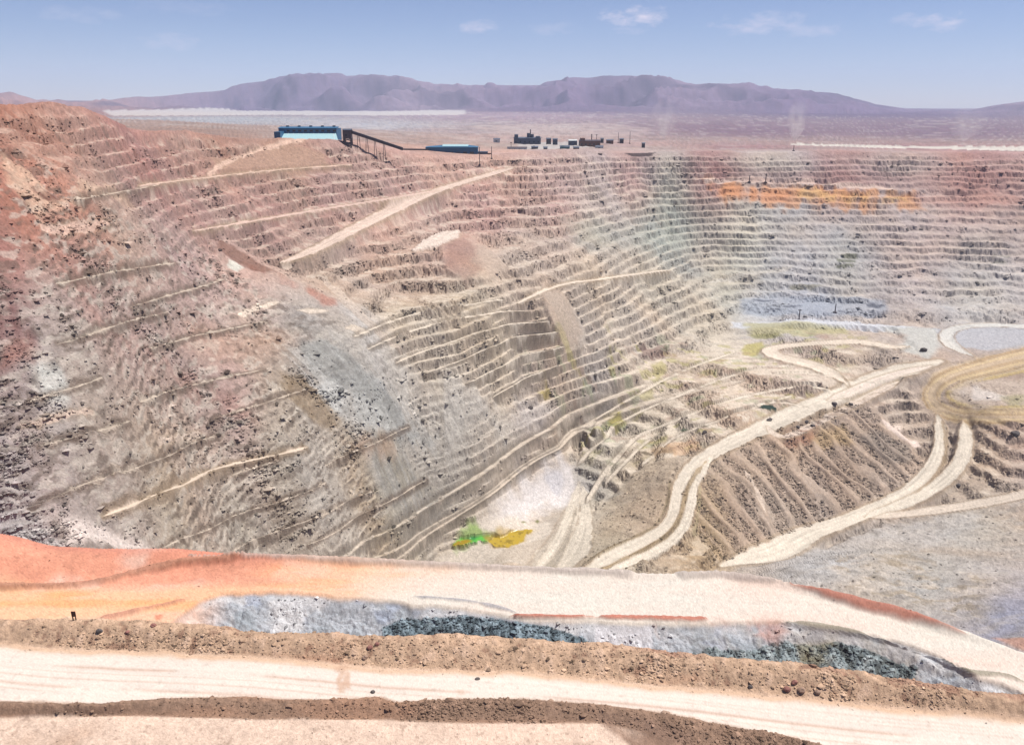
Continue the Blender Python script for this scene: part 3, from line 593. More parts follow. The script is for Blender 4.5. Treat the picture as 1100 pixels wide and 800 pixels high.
setc(berm, (210,178,152), .14*n1+.2*n2+.16*n3); mixc(berm*sstep(.25, .6, n2+.3*n1), (232,200,176), .6); mixc(berm*sstep(.3, .6, -n2+.3*nb), (150,112,96), .6)
mixc(berm*sstep(.15, .5, nl), (188,140,116), .5); mixc(berm*sstep(c-.5, c+.1, Y)*sstep(-.1, .4, nb), (182,138,122), .5)
lberm = mA*sstep(lfo-.1, lfo+.3, Y+.2*n1)*sstep(lcr+1.5, lcr+.6, Y+.3*n1)
setc(lberm, (160,132,114), .15*n1+.2*n2+.15*n3)
mixc(lberm*sstep(.1, .5, nl), (186,146,122), .6)
m = poly_mask([(640,768),(700,772),(735,785),(748,800),(745,815),(670,815),(676,798),(655,782)], 6, 1)*mA; setc(m*sstep(-.6, .2, nb+.3), (158,130,114), .15*n1+.2*n2)
m = poly_mask([(420,778),(520,780),(600,790),(640,800),(560,812),(470,800)], 8, 1)*mA; mixc(m*sstep(-.2, .3, nb), (176,148,130), .7)
# level B
F, Nn = ev(F_edge, X), ev(N_edge, X); mB = isB.astype(float)
orange = sstep(6, -38, X+8*nb+((F-Y)*1.2))
setc(mB, (236,224,214), .05*nl+.03*n1)
mixc(mB*sstep(.0, .6, nl), (236,212,200), .7); mixc(mB*sstep(.1, .7, -nl), (232,232,224), .5)
setc(mB*orange, (250,200,164), .06*nl+.05*n1)
mixc(mB*orange*sstep(.0, .5, nl+.2*nb), (240,196,172), .7); mixc(mB*orange*sstep(.1, .55, fbm(X/15, Y/3.2, 4, 91)), (246,178,122), .7)
mound = mB*sstep(F-10-1.5*n1, F-6.5, Y)*sstep(-24, -52, X+4*nb)
setc(mound, (239,170,144), .14*n1+.16*n2+.14*nb); mixc(mound*sstep(-.05, .4, nb), (246,212,196), .7); mixc(mound*sstep(F-3.0-n1*1.5, F-.6, Y), (206,134,118), .5)
mixc(mound*sstep(.1, .45, fbm(X/4, Y/2.5, 4, 92)), (236,164,138), .5)
mixc(poly_mask([(-30,570),(0,576),(40,590),(60,600),(0,602),(-30,602)], 8)*mB*sstep(-.3, .2, nb), (206,112,90), .6)
def windrow(px, w, c, h, k=.9, own=None):
    s, d, hw, zz, al, ac = stroke(px, w, 1.0)
    d = d+np.clip(1-al/np.maximum(hw*5, 1e-3), 0, 1)*hw+np.clip(1-(al.max()-al)/np.maximum(hw*5, 1e-3), 0, 1)*hw
    ok = isB[s]; mm = sstep(hw*1.1, hw*.5, d+.35*n1[s]+hw*.35*nb[s])*ok
    Zt[s] += mm*h*(1+.35*n1[s]+.25*n2[s]); COL[s] += (alb(c)[None]*(1+.15*n2[s])[:,None]-COL[s])*(mm*k)[:,None]
windrow([(-40,632,4),(0,632,5),(60,631,5),(110,627,6),(150,616,6),(200,606,6),(265,600,5)], 6, (190,140,118), .7, .85)
windrow([(104,666,4),(150,656,5),(185,649,5),(213,641,4)], 5, (206,150,128), .5, .8)
windrow([(200,600,3),(330,599,3),(420,604,3),(600,613,3),(780,616,3),(850,627,3)], 3, (192,180,174), .5, .7)
windrow([(848,627,3),(900,639,5),(960,654,6),(1010,670,6),(1045,684,4)], 5, (186,112,92), .4, .85)
windrow([(830,667,5),(860,669,9),(905,675,6),(960,690,5),(1010,708,5),(1050,728,5),(1062,722,5),(1080,722,5),(1110,738,6)], 5, (168,162,146), .3, .85)
windrow([(440,640,4),(500,645,5),(535,651,4),(560,660,4)], 5, (160,160,170), .25, .7)
windrow([(545,662,3),(600,663,4),(690,664,4),(770,666,4)], 4, (200,116,94), .5, .85)
cutm = mB*sstep(.25, .9, cut)*sstep(-55, -45, X+3*nb)
setc(cutm, (192,198,208), .10*n1+.10*n2)
ca = fbm(X/6, Y/4, 4, 93); cb = fbm(X/4+Y/9, Y/3, 4, 94)
mixc(cutm*sstep(.0, .4, ca), (236,236,240), .7); mixc(cutm*sstep(.05, .45, -ca), (158,168,178), .7); mixc(cutm*sstep(.2, .5, cb), (178,190,214), .6)
mixc(cutm*sstep(16, 50, X)*sstep(-.3, .3, cb), (196,186,176), .6)
dk = poly_mask([(400,685),(410,672),(440,662),(500,660),(530,664),(590,672),(640,688),(640,700),(400,700)], 3, 1)*cutm
dk = ragged(dk)
setc(dk, (124,142,154), .3*n2+.2*n1+.3*n3); mixc(dk*sstep(.1, .45, n2), (176,196,210), .6); mixc(dk*sstep(.15, .4, -n2), (58,66,72), .6)
dk2 = poly_mask([(740,700),(765,694),(800,700),(830,688),(900,690),(950,706),(985,716),(985,735),(820,722),(740,712)], 3, 1)*cutm
dk2 = ragged(dk2)
setc(dk2, (150,164,170), .25*n2+.2*n1+.2*n3); mixc(dk2*sstep(.1, .5, n2), (190,200,204), .6); mixc(dk2*sstep(.15, .45, -n2+.3*nb), (92,94,92), .6)
mixc(poly_mask([(855,690),(895,688),(905,715),(860,712)], 4)*cutm*sstep(-.3,.3,cb), (168,158,128), .6)
rd = poly_mask([(770,663),(800,661),(838,664),(848,676),(835,688),(815,684),(780,672)], 8, 3)*mB*sstep(-.5,.1,nb); mixc(rd*sstep(-.35, .25, nb+.5*n1+.4*n2), (196,132,116), .55)
mixc(poly_mask([(700,668),(730,664),(780,668),(740,684),(712,690)], 5)*mB*sstep(-.2, .25, nb+.4*n2), (206,166,152), .55)
mixc(poly_mask([(640,672),(700,670),(702,690),(660,694)], 3)*cutm, (240,240,248), .8)
mixc(poly_mask([(190,668),(215,648),(240,640),(232,660),(215,675)], 5)*mB*sstep(-.3, .2, nb+.4*n2), (248,220,208), .8); mixc(poly_mask([(207,652),(222,642),(219,658),(210,660)], 3)*mB*sstep(-.3, .2, n1+.4*n2), (226,148,118), .7)
mixc(poly_mask([(166,660),(178,658),(176,664),(167,665)], 2)*mB*sstep(-.3, .2, n1), (216,128,102), .7)
mixc(poly_mask([(180,672),(250,662),(250,682),(170,682)], 5)*mB, (240,236,238), .7)

# ponds: small level pools of copper-green and rusty water
ponds = [('pond', [(481,586),(492,574),(506,559),(512,558),(513,566),(522,574),(532,572),(537,576),(528,581),(515,584),(500,588),(488,589)], 'green'),
         ('pond', [(527,581),(531,573),(545,570),(566,568),(572,571),(562,576),(560,583),(545,588),(535,588)], 'rust'),
         ('pond', [(814,437),(822,435.5),(836,438.5),(835,442),(822,441.5),(815,439.5)], 'dark')]
SURF = 'pit'
for i, (nm, px, kd) in enumerate(ponds):
    m = poly_mask(px, 1.0, 1.6); m = m*(Zt < np.median(Zt[m > .5])+1.6)*(sstep(-.75, -.45, fbm(X/2.5, Y/2.5, 3, 97)) if kd != 'dark' else 1); s = m > .5
    if s.sum(): Zt[m > .02] = Zt[m > .02]+(np.median(Zt[s])-.2-Zt[m > .02])*np.clip(m[m > .02]*1.6, 0, 1)
    if kd == 'green': patch((150,186,96), px, .8, 6, 3)
    if kd == 'rust': patch((190,160,80), px, .8, 7, 3)
    ZONE[s] = 200+i; mixc(np.clip(m*2, 0, 1)-m, (176,166,128), .6)
    if kd == 'green':
        COL[s] = alb((104,190,84)); mixc(m*poly_mask([(478,590),(492,576),(503,574),(506,584),(500,592)], 3), (170,142,44), 1); mixc(m*poly_mask([(500,575),(508,570),(514,574),(508,582)], 3), (60,140,76), .9); mixc(m*poly_mask([(518,572),(540,570),(540,580),(524,580)], 3), (150,138,70), .8)
    elif kd == 'rust': COL[s] = alb((198,170,64)); mixc(m*sstep(.0, .4, fbm(X/3, Y/3, 3, 96)), (150,128,50), .9)
    else: COL[s] = alb((52,70,56))
for (u, v) in [(577,560),(561,560)]: mixc(poly_mask([(u-3,v),(u,v-1.5),(u+3,v),(u,v+1.5)], .8), (120,124,70), .8)
for (u, v, a_) in [(693,488,10),(757,458,5),(735,461,7)]: mixc(poly_mask([(u-a_,v),(u,v-2),(u+a_,v),(u,v+2)], .8), (110,98,80) if v != 461 else (66,92,64), .8)

SURF = 'near'
COL *= (1+(.09*(1-.45*roadA))*rng.standard_normal(NV)*sstep(190, 150, R))[:,None].clip(.6, 1.5)
mixc((isA | isB)*(fbm(X/.5, Y/.5, 2, 110) > .56)*(1-.6*roadA)*(1-.7*mB), (150,124,108), .4)
# zones -> separate pieces of ground
z0 = ZONE == 0
ZONE[z0] = 1; ZONE[ZONE == 99] = 4
ZONE[z0 & (fard > 0)] = 2
ZONE[z0 & (R > .74*MR)] = 3
ZONE[z0 & (m_floor > .5)] = 4
white = COL.min(1) > .44
ZONE[z0 & white & (fard > .5) & (R < .74*MR)] = 5
ZONE[isB] = 6; ZONE[isB & (cut > .5) & (X > -49)] = 7
ZONE[isA] = 8; ZONE[(berm+lberm) > .5] = 9; ZONE[roadA > .5] = 10

# ------------------------------------------------------------------ materials
def new_mat(name): m = bpy.data.materials.new(name); m.use_nodes = True; return m, m.node_tree, m.node_tree.nodes['Principled BSDF']
def ground_mat(name, scales=(2.2, .55), amp=.18, bump=.35, rough=.95):
    m, t, b = new_mat(name)
    at = N(t, 'ShaderNodeAttribute', attribute_name='soil'); g = N(t, 'ShaderNodeNewGeometry')
    cur = None
    for sc_, am in ((scales[0], amp), (scales[1], amp*.8)):
        n = N(t, 'ShaderNodeTexNoise'); n.inputs['Scale'].default_value = 1/sc_; n.inputs['Detail'].default_value = 6; n.inputs['Roughness'].default_value = .65
        t.links.new(g.outputs['Position'], n.inputs['Vector'])
        v = math_node(t, 'MULTIPLY_ADD', n.outputs['Fac'], am*4, 1-am*2)
        cur = v if cur is None else math_node(t, 'MULTIPLY', cur, v)
        hgt = n.outputs['Fac']
    mx = N(t, 'ShaderNodeMixRGB', blend_type='MULTIPLY'); mx.inputs['Fac'].default_value = 1
    t.links.new(at.outputs['Color'], mx.inputs['Color1']); t.links.new(cur, mx.inputs['Color2'])
    t.links.new(mx.outputs[0], b.inputs['Base Color']); b.inputs['Roughness'].default_value = rough; b.inputs['Specular IOR Level'].default_value = .15
    if bump:
        bp = N(t, 'ShaderNodeBump'); bp.inputs['Strength'].default_value = bump; bp.inputs['Distance'].default_value = scales[1]*.8
        t.links.new(hgt, bp.inputs['Height']); t.links.new(bp.outputs[0], b.inputs['Normal'])
    return m
G_rock = ground_mat('bench_rock', (3.0, .9), .22, .7)
G_far = ground_mat('far_soil', (60, 14), .14, .0)
G_road = ground_mat('crushed_road', (2.4, .6), .10, .3)
G_near = ground_mat('near_soil', (.5, .14), .2, .7)
G_nroad = ground_mat('near_road', (1.1, .16), .06, .25)
G_berm = ground_mat('berm_soil', (.45, .13), .22, .8)
G_water = ground_mat('pond_water', (3, 1), .05, .0, .25)

def mesh_from(name, verts, faces, cols=None, mat=None, smooth=False):
    me = bpy.data.meshes.new(name); nv, nf = len(verts), len(faces); k_ = faces.shape[1]
    me.vertices.add(nv); me.vertices.foreach_set('co', verts.astype(np.float32).ravel())
    me.loops.add(nf*k_); me.loops.foreach_set('vertex_index', faces.astype(np.int32).ravel())
    me.polygons.add(nf); me.polygons.foreach_set('loop_start', np.arange(0, nf*k_, k_, dtype=np.int32))
    me.update(calc_edges=True)
    if cols is not None:
        a_ = me.color_attributes.new('soil', 'FLOAT_COLOR', 'POINT'); a_.data.foreach_set('color', np.concatenate([cols, np.ones((nv,1))], 1).astype(np.float32).ravel())
    me.polygons.foreach_set('use_smooth', np.full(nf, smooth, bool))
    if mat: me.materials.append(mat)
    o = bpy.data.objects.new(name, me); C.objects.link(o); return o
idx = np.arange(NV).reshape(NC, NR)
FACES = np.stack([idx[:-1,:-1].ravel(), idx[:-1,1:].ravel(), idx[1:,1:].ravel(), idx[1:,:-1].ravel()], 1)[:, ::-1]
FZ = ZONE.reshape(NC, NR)[:-1,:-1].ravel()
VV = np.stack([X, Y, Zt], -1)
names = {1: ('pit_terrain', G_rock, False), 2: ('desert_plain', G_far, True), 3: ('mountain_range', G_far, True), 4: ('pit_floor', G_rock, False), 5: ('salt_flat', G_far, True),
         6: ('haul_road', G_nroad, True), 7: ('rock_cut', G_near, False), 8: ('foreground_ground', G_near, True), 9: ('berm', G_berm, False), 10: ('haul_road', G_nroad, True)}
for z in np.unique(FZ):
    nm, mt, sm = names[z] if z < 100 else (('haul_road', G_road, True) if z < 200 else ('pond', G_water, True))
    ff = FACES[FZ == z]
    if len(ff) < 6: ff = ff
    u_, inv = np.unique(ff, return_inverse=True)
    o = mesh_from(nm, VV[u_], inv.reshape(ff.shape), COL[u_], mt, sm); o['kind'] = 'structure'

# ground height for things that stand on it
ZG = Zt.reshape(NC, NR); LG = L.reshape(NC, NR)
def ground_z(x, y):
    a_ = math.atan2(x, y); fa = float(np.interp(a_, az, np.arange(NC))); i = int(np.clip(fa, 0, NC-2)); t = np.clip(fa-i, 0, 1); l = math.log(math.hypot(x, y))
    return float((1-t)*np.interp(l, LG[i], ZG[i])+t*np.interp(l, LG[i+1], ZG[i+1]))
def ground_at(u, v):
    p = unproject([(u, v)])[0]; return float(p[0]), float(p[1]), ground_z(p[0], p[1])
# ------------------------------------------------------------------ loose rock lying on the ground
def plain_mat(name, c, rough=.7, metal=0, var=.12, scale=1.5):
    m, t, b = new_mat(name); n = N(t, 'ShaderNodeTexNoise'); n.inputs['Scale'].default_value = scale; n.inputs['Detail'].default_value = 5
    g = N(t, 'ShaderNodeNewGeometry'); t.links.new(g.outputs['Position'], n.inputs['Vector'])
    r = N(t, 'ShaderNodeMapRange'); r.inputs['To Min'].default_value = 1-var*2; r.inputs['To Max'].default_value = 1+var*2; t.links.new(n.outputs['Fac'], r.inputs['Value'])
    mx = N(t, 'ShaderNodeMixRGB', blend_type='MULTIPLY'); mx.inputs['Fac'].default_value = 1; mx.inputs['Color1'].default_value = (*c, 1); t.links.new(r.outputs[0], mx.inputs['Color2'])
    t.links.new(mx.outputs[0], b.inputs['Base Color']); b.inputs['Roughness'].default_value = rough; b.inputs['Metallic'].default_value = metal
    return m
M_rub = ground_mat('rubble_rock', (.8, .2), .15, .3)
def ico():
    t = (1+5**.5)/2; v = np.array([(-1,t,0),(1,t,0),(-1,-t,0),(1,-t,0),(0,-1,t),(0,1,t),(0,-1,-t),(0,1,-t),(t,0,-1),(t,0,1),(-t,0,-1),(-t,0,1)])/math.hypot(1, t)
    f = np.array([(0,11,5),(0,5,1),(0,1,7),(0,7,10),(0,10,11),(1,5,9),(5,11,4),(11,10,2),(10,7,6),(7,1,8),(3,9,4),(3,4,2),(3,2,6),(3,6,8),(3,8,9),(4,9,5),(2,4,11),(6,2,10),(8,6,7),(9,8,1)]); return v, f
OCT = (np.array([(1,0,0),(-1,0,0),(0,1,0),(0,-1,0),(0,0,1),(0,0,-1)], float), np.array([(0,2,4),(2,1,4),(1,3,4),(3,0,4),(2,0,5),(1,2,5),(3,1,5),(0,3,5)]))
def scatter(name, prob, n, size, base, dark=.35, sink=.3, flatk=.7):
    """n angular stones spread over the ground with the given likelihood; size in metres (function of vertex)"""
    p = prob/prob.sum(); s = rng.choice(NV, n, p=p)
    i, j = s//NR, s % NR
    ok = (i > 0) & (i < NC-1) & (j > 0) & (j < NR-1); s = s[ok]; n = len(s)
    t = rng.random((n, 2)); s2 = s+1; s3 = s+NR
    P = VV[s]+(VV[s2]-VV[s])*t[:, :1]*.5+(VV[s3]-VV[s])*t[:, 1:]*.5
    bv, bf = base; k_ = len(bv)
    sz = size(s)*np.clip(np.exp(rng.normal(0, .42, n)), .45, 1.9)*.5
    V = bv[None]*(1+rng.uniform(-.38, .38, (n, k_, 1)))*np.stack([rng.uniform(.7, 1.35, n), rng.uniform(.7, 1.35, n), rng.uniform(.5, 1.0, n)*flatk], -1)[:, None]
    th = rng.uniform(0, 6.28, n); c_, s_ = np.cos(th)[:, None], np.sin(th)[:, None]
    V = np.stack([V[..., 0]*c_-V[..., 1]*s_, V[..., 0]*s_+V[..., 1]*c_, V[..., 2]], -1)*sz[:, None, None]
    V = V+P[:, None]; V[..., 2] += (sz*(.5-sink))[:, None]*flatk
    Fc = (bf[None]+(np.arange(n)*k_)[:, None, None]).reshape(-1, 3)
    sh = np.where(rng.random(n) < dark, rng.uniform(.30, .6, n), rng.uniform(.72, 1.22, n))
    cc = np.repeat(np.clip(COL[s]*sh[:, None], .01, .8), k_, 0)
    o = mesh_from(name, V.reshape(-1, 3), Fc, cc, M_rub, False); o['kind'] = 'stuff'; return o
vis = (ZONE == 1)
clumpL = sstep(.12, .45, vnoise(rot/13, HB/3.4, 121)+.55*vnoise(rot/4, HB/1.6, 122))*sstep(-.3, .3, vnoise(rot/40, HB/16, 123))
clump = sstep(.12, .42, fbm(X/13, Y/13, 4, 101)); clump2 = sstep(-.05, .5, fbm(X/40, Y/40, 3, 102))
frame = (np.abs(A) < .62)
scatter('wall_rubble', vis*frame*m_left*(1-m_tal4)*(clumpL+.03+ledge*.35)*(clump2+.25)*(1-.3*m_face)*(R < 700)*sstep(235, 330, R), 15000, lambda s: PXM[s]*(1.0+1.1*rng.exponential(1, len(s)).clip(0, 3.6)), OCT, .24)
scatter('bench_rubble', vis*frame*face*(1-m_left)*(1-.8*bowl)*(clump+.06)*np.clip(1.6-R/900, .25, 1), 17000, lambda s: PXM[s]*(.9+.7*rng.exponential(1, len(s)).clip(0, 3)), OCT, .34)
scatter('slope_rubble', (vis*frame*(m_dump*sstep(.3, -.4, ribs)+.12*m_west+.04*m_grey+.3*m_tip*(clump+.2)))*1.0, 7000, lambda s: PXM[s]*rng.uniform(1.0, 2.8, len(s)), OCT, .25)
scatter('berm_rubble', (ZONE == 9)*frame*(.25+sstep(-.1, .4, nb)), 15000, lambda s: rng.uniform(.06, .13, len(s))*np.exp(np.abs(rng.normal(0, .45, len(s)))), ico(), .16)
scatter('cut_rubble', (isB & (cut > .5) & (X > -49))*frame*(dk+dk2+.12*sstep(.0, .4, ca)), 3600, lambda s: rng.uniform(.12, .5, len(s)), OCT, .3)
scatter('mound_rubble', (isB*frame*(mound*.6+.02*(1-np.clip(cutm, 0, 1)))+isA*(Y < lfo)*.12+fringe*.5)*1.0, 2600, lambda s: rng.uniform(.06, .2, len(s)), OCT, .12)

# ------------------------------------------------------------------ things
class MB:
    def __init__(s): s.v = []; s.f = []
    def hexa(s, p):
        b = len(s.v); s.v += [tuple(q) for q in p]; s.f += [tuple(b+i for i in f) for f in ((0,3,2,1),(4,5,6,7),(0,1,5,4),(1,2,6,5),(2,3,7,6),(3,0,4,7))]; return s
    def box(s, x0, x1, y0, y1, z0, z1): return s.hexa([(x0,y0,z0),(x1,y0,z0),(x1,y1,z0),(x0,y1,z0),(x0,y0,z1),(x1,y0,z1),(x1,y1,z1),(x0,y1,z1)])
    def bar(s, a, b, w, h=None):
        a, b = Vector(a), Vector(b); d = (b-a).normalized(); up = Vector((0,0,1)) if abs(d.z) < .9 else Vector((0,1,0)); r = d.cross(up).normalized()*w/2; u_ = r.cross(d).normalized()*(h or w)/2
        return s.hexa([a-r-u_, a+r-u_, b+r-u_, b-r-u_, a-r+u_, a+r+u_, b+r+u_, b-r+u_])
    def cyl(s, x, y, z0, z1, r0, r1=None, n=10):
        r1 = r0 if r1 is None else r1; b = len(s.v)
        for z, r in ((z0, r0), (z1, r1)): s.v += [(x+r*math.cos(6.2832*k/n), y+r*math.sin(6.2832*k/n), z) for k in range(n)]
        s.f += [(b+k, b+(k+1) % n, b+n+(k+1) % n, b+n+k) for k in range(n)]+[tuple(b+n+k for k in range(n)), tuple(b+n-1-k for k in range(n))]; return s
    def build(s, name, mat, parent=None):
        me = bpy.data.meshes.new(name); me.from_pydata(s.v, [], s.f); me.materials.append(mat); me.validate()
        bm = bmesh.new(); bm.from_mesh(me); bmesh.ops.recalc_face_normals(bm, faces=bm.faces); bm.to_mesh(me); bm.free()
        o = bpy.data.objects.new(name, me); C.objects.link(o); o.parent = parent; return o
def thing(name, loc, label, cat, group=None, rz=0):
    o = bpy.data.objects.new(name, None); C.objects.link(o); o.location = loc; o.rotation_euler.z = rz; o['label'] = label; o['category'] = cat
    if group: o['group'] = group
    return o
M_blue = plain_mat('blue_cladding', tuple(lin((42,100,140))*.7), .6); M_cyan = plain_mat('pale_cyan_sheet', tuple(lin((176,216,226))*.62), .5)
M_dark = plain_mat('dark_steel', tuple(lin((64,56,66))*.8), .6); M_slate = plain_mat('slate_cladding', tuple(lin((70,80,100))*.8), .6)
M_pale = plain_mat('pale_sheet', tuple(lin((205,212,215))*.7), .6); M_glass = plain_mat('dark_window', (.03,.04,.05), .2); M_rust = plain_mat('rusty_steel', tuple(lin((120,84,70))*.7), .8)
M_teal = plain_mat('teal_cladding', tuple(lin((80,120,125))*.8), .6); M_board = plain_mat('dark_board', tuple(lin((62,24,20))), .7); M_conc = plain_mat('concrete', (.4,.38,.35), .9)
def spot(u, v, Yd):               # a spot on the ground below the point seen at (u,v) at distance Yd
    p = at_Y(u, v, Yd); return float(p[0]), float(p[1]), ground_z(p[0], p[1]), float(p[2])
def px2m(Yd, n): return n*Yd*1.04/FPX
def foot(x0, x1, y0, y1): return min(ground_z(a_, b_) for a_ in np.linspace(x0, x1, 4) for b_ in (y0, (y0+y1)/2, y1))
# --- blue shed on the rim
YD = 930.0
x0, y0, g0, zt = spot(299, 138.2, YD); x1, _, g1, zb_ = spot(366, 151, YD)
g = min(g0, g1, zb_, foot(x0, x1, y0-16, y0+26))-.6; Ls_ = x1-x0
t = thing('mine_shed', (x0, y0, g), 'long blue shed with pale cyan lean-to roof on the left rim', 'building')
hgt = zt-g
b = MB().box(0, Ls_*.94, 0, 26, 0, hgt); b.build('wall', M_blue, t)
r = MB(); r.hexa([(-.6,-.6,hgt+.003),(Ls_*.94+.6,-.6,hgt+.003),(Ls_*.94+.6,13,hgt+1.2),(-.6,13,hgt+1.2),(-.6,-.6,hgt+.5),(Ls_*.94+.6,-.6,hgt+.5),(Ls_*.94+.6,13,hgt+1.8),(-.6,13,hgt+1.8)]); ro = r.build('roof', M_blue, t)
for k_ in range(5): MB().box(6+k_*13, 9+k_*13, 10, 12.5, hgt+1.2, hgt+2.9).build('roof_vent', M_slate, ro)
zl = at_Y(330, 143.6, YD)[2]-g; zl2 = at_Y(330, 150, YD-16)[2]-g; zr2 = at_Y(360, 155.5, YD-16)[2]-g
l_ = MB().hexa([(Ls_*.06,-16,zl2),(Ls_*1.02,-16,zr2),(Ls_*.93,-.003,zl),(Ls_*.06,-.003,zl),(Ls_*.06,-16,zl2+.4),(Ls_*1.02,-16,zr2+.4),(Ls_*.93,-.003,zl+.4),(Ls_*.06,-.003,zl+.4)]); lo = l_.build('lean_to_roof', M_cyan, t)
for k_ in range(11):
    q_ = .08+k_*.084; MB().bar((Ls_*q_+ (2.0*q_), -15.9, zl2+.55+(zr2-zl2)*q_*.98), (Ls_*q_*.97, -.2, zl+.5), .5, .3).build('roof_rib', M_pale, lo)
MB().box(Ls_*.07, Ls_*.62, -14, -.1, 0, max(zr2-.6, 1)).build('lean_to_wall', M_pale, t)
MB().box(-.5, 6.2, -17, -.01, 0, at_Y(302, 147, YD-17)[2]-g+5.2).build('end_bay', M_blue, t)
for k_ in range(9): MB().box(9+k_*6.4, 12.4+k_*6.4, -.14, -.02, hgt-3.4, hgt-1.5).build('window', M_glass, t)
# --- transfer tower and conveyor
YT = 915.0
xa, ya, ga, za_ = spot(368.5, 138.5, YT); xb = spot(376, 138, YT)[0]; w_ = xb-xa
ga = foot(xa, xb, ya, ya+w_)-.5
t = thing('transfer_tower', (xa, ya, ga), 'dark steel conveyor tower standing at the right end of the blue shed', 'tower')
H = za_-ga
for (px_, py_) in ((0,0),(w_,0),(w_,w_),(0,w_)): MB().bar((px_,py_,0), (px_,py_,H*.55), 1.3).build('leg', M_dark, t)
for z_ in (.15, .35):
    for yy in (0, w_):
        MB().bar((0,yy,H*z_), (w_,yy,H*(z_+.17)), .5).build('brace', M_dark, t); MB().bar((w_,yy,H*z_), (0,yy,H*(z_+.17)), .45).build('brace', M_dark, t)
MB().box(-.6, w_+.6, -.6, w_+.6, H*.5, H-1.2).build('housing', M_dark, t); MB().hexa([(-1,-1,H-1.197),(w_+1,-1,H-1.197),(w_+1,w_+1,H-1.197),(-1,w_+1,H-1.197),(-1,w_/2-.4,H),(w_+1,w_/2-.4,H),(w_+1,w_/2+.4,H),(-1,w_/2+.4,H)]).build('roof', M_slate, t)
MB().box(1.5, 4, -.72, -.605, H*.62, H*.72).build('window', M_glass, t)
t = thing('conveyor', (xb+.8, ya, ga), 'long dark conveyor sloping down on trestles from the steel tower', 'conveyor')
pe = at_Y(432, 161.5, YT+25); st = Vector((0, w_/2, at_Y(376, 142.5, YT)[2]-ga)); en = Vector((pe[0]-xb-.8, 25+w_/2, pe[2]-ga+.8))
MB().bar(st, en, 3.0, 2.6).build('gallery', M_dark, t); MB().bar(st+Vector((0,0,1.75)), en+Vector((0,0,1.75)), 3.8, .7).build('roof', M_slate, t)
for u_ in (383, 392, 401, 411):
    k_ = (u_-376)/(432-376); p = st.lerp(en, k_); xx, yy = xb+.8+p.x, ya+p.y; gz = ground_z(xx, yy)-ga-.4
    MB().bar((p.x-.4, p.y-1.3, p.z-1.2), (p.x-1.2, p.y-2.6, gz), .5).build('trestle_leg', M_dark, t); MB().bar((p.x+.4, p.y+1.3, p.z-1.2), (p.x+1.2, p.y+2.6, gz), .5).build('trestle_leg', M_dark, t)
MB().bar(en, en+Vector((29, 8, -.8)), 2.2, 1.6).build('tail_section', M_dark, t)
# --- second blue shed
YD = 1088.0
x0, y0, g0, zt = spot(457, 158.3, YD); x1 = spot(513, 158, YD)[0]; g = min(g0, foot(x0, x1+18, y0, y0+22))-.5; Ls_ = x1-x0; H = zt-g
t = thing('storage_shed', (x0, y0, g), 'lower dark blue shed with a pale roof beyond the conveyor foot', 'building')
MB().box(0, Ls_, 0, 22, 0, H).build('wall', M_blue, t)
MB().hexa([(-.8,-.8,H+.003),(Ls_+.8,-.8,H+.003),(Ls_+.8,22.8,H+.003),(-.8,22.8,H+.003),(Ls_*.3,10,H+2.2),(Ls_*.84,10,H+2.2),(Ls_*.84,12,H+2.2),(Ls_*.3,12,H+2.2)]).build('roof', M_blue, t)
MB().hexa([(Ls_*.32,2,H+.9),(Ls_*.82,2,H+.9),(Ls_*.82,9.6,H+2.6),(Ls_*.32,9.6,H+2.6),(Ls_*.32,2,H+1.2),(Ls_*.82,2,H+1.2),(Ls_*.82,9.6,H+3.0),(Ls_*.32,9.6,H+3.0)]).build('roof_light', M_cyan, t)
for k_ in range(7): MB().box(4+k_*9, 9+k_*9, -.12, -.01, 1.4, 4.2).build('door' if k_ % 3 == 1 else 'window', M_glass if k_ % 3 != 1 else M_slate, t)
MB().box(Ls_+.01, Ls_+13, 2, 15, 0, H*.42).build('annex', M_slate, t); MB().box(Ls_+13.1, Ls_+18, 2, 12, 0, H*.22).build('ramp', M_rust, t)
# --- plant in the middle distance
def block(name, u0, u1, vt, vb, Yd, mat, label, roofm=None, dep=14, extras=()):
    x0, y0, g0, zt = spot(u0, vt, Yd); x1 = spot(u1, vt, Yd)[0]; zb_ = at_Y(u0, vb, Yd)[2]; g = foot(x0, x1, y0, y0+dep)-.4; w = x1-x0; h = max(zt-g, 3)
    t = thing(name, (x0, y0, g), label, 'building')
    MB().box(0, w, 0, dep, 0, h).build('wall', mat, t)
    MB().hexa([(-.5,-.5,h+.003),(w+.5,-.5,h+.003),(w+.5,dep+.5,h+.003),(-.5,dep+.5,h+.003),(-.5,dep*.4,h+1.6),(w+.5,dep*.4,h+1.6),(w+.5,dep*.6,h+1.6),(-.5,dep*.6,h+1.6)]).build('roof', roofm or M_slate, t)
    n = max(1, int(w/7))
    for k_ in range(n): MB().box((k_+.3)*w/n, (k_+.62)*w/n, -.12, -.01, h*.35, h*.6).build('window', M_glass, t)
    for (kind, a_, b_, c_) in extras:
        if kind == 'silo': MB().cyl(w*a_, dep*.3, 0, h*b_, c_).build('silo', M_slate, t)
        if kind == 'stack': MB().cyl(w*a_, dep*.5, h, h*b_, c_).build('stack', M_dark, t)
        if kind == 'tower': MB().box(w*a_, w*(a_+c_), 1, dep-2, h+.01, h*b_).build('tower_block', mat, t)
    return t
block('processing_plant', 552, 581, 148.6, 152.5, 1500, M_slate, 'long dark processing plant with silos farthest back on the plain', None, 24, [('tower', .02, 1.5, .14), ('silo', .55, 1.7, 3.2), ('silo', .68, 1.55, 3.2), ('stack', .62, 2.2, .9), ('tower', .82, 1.25, .15)])
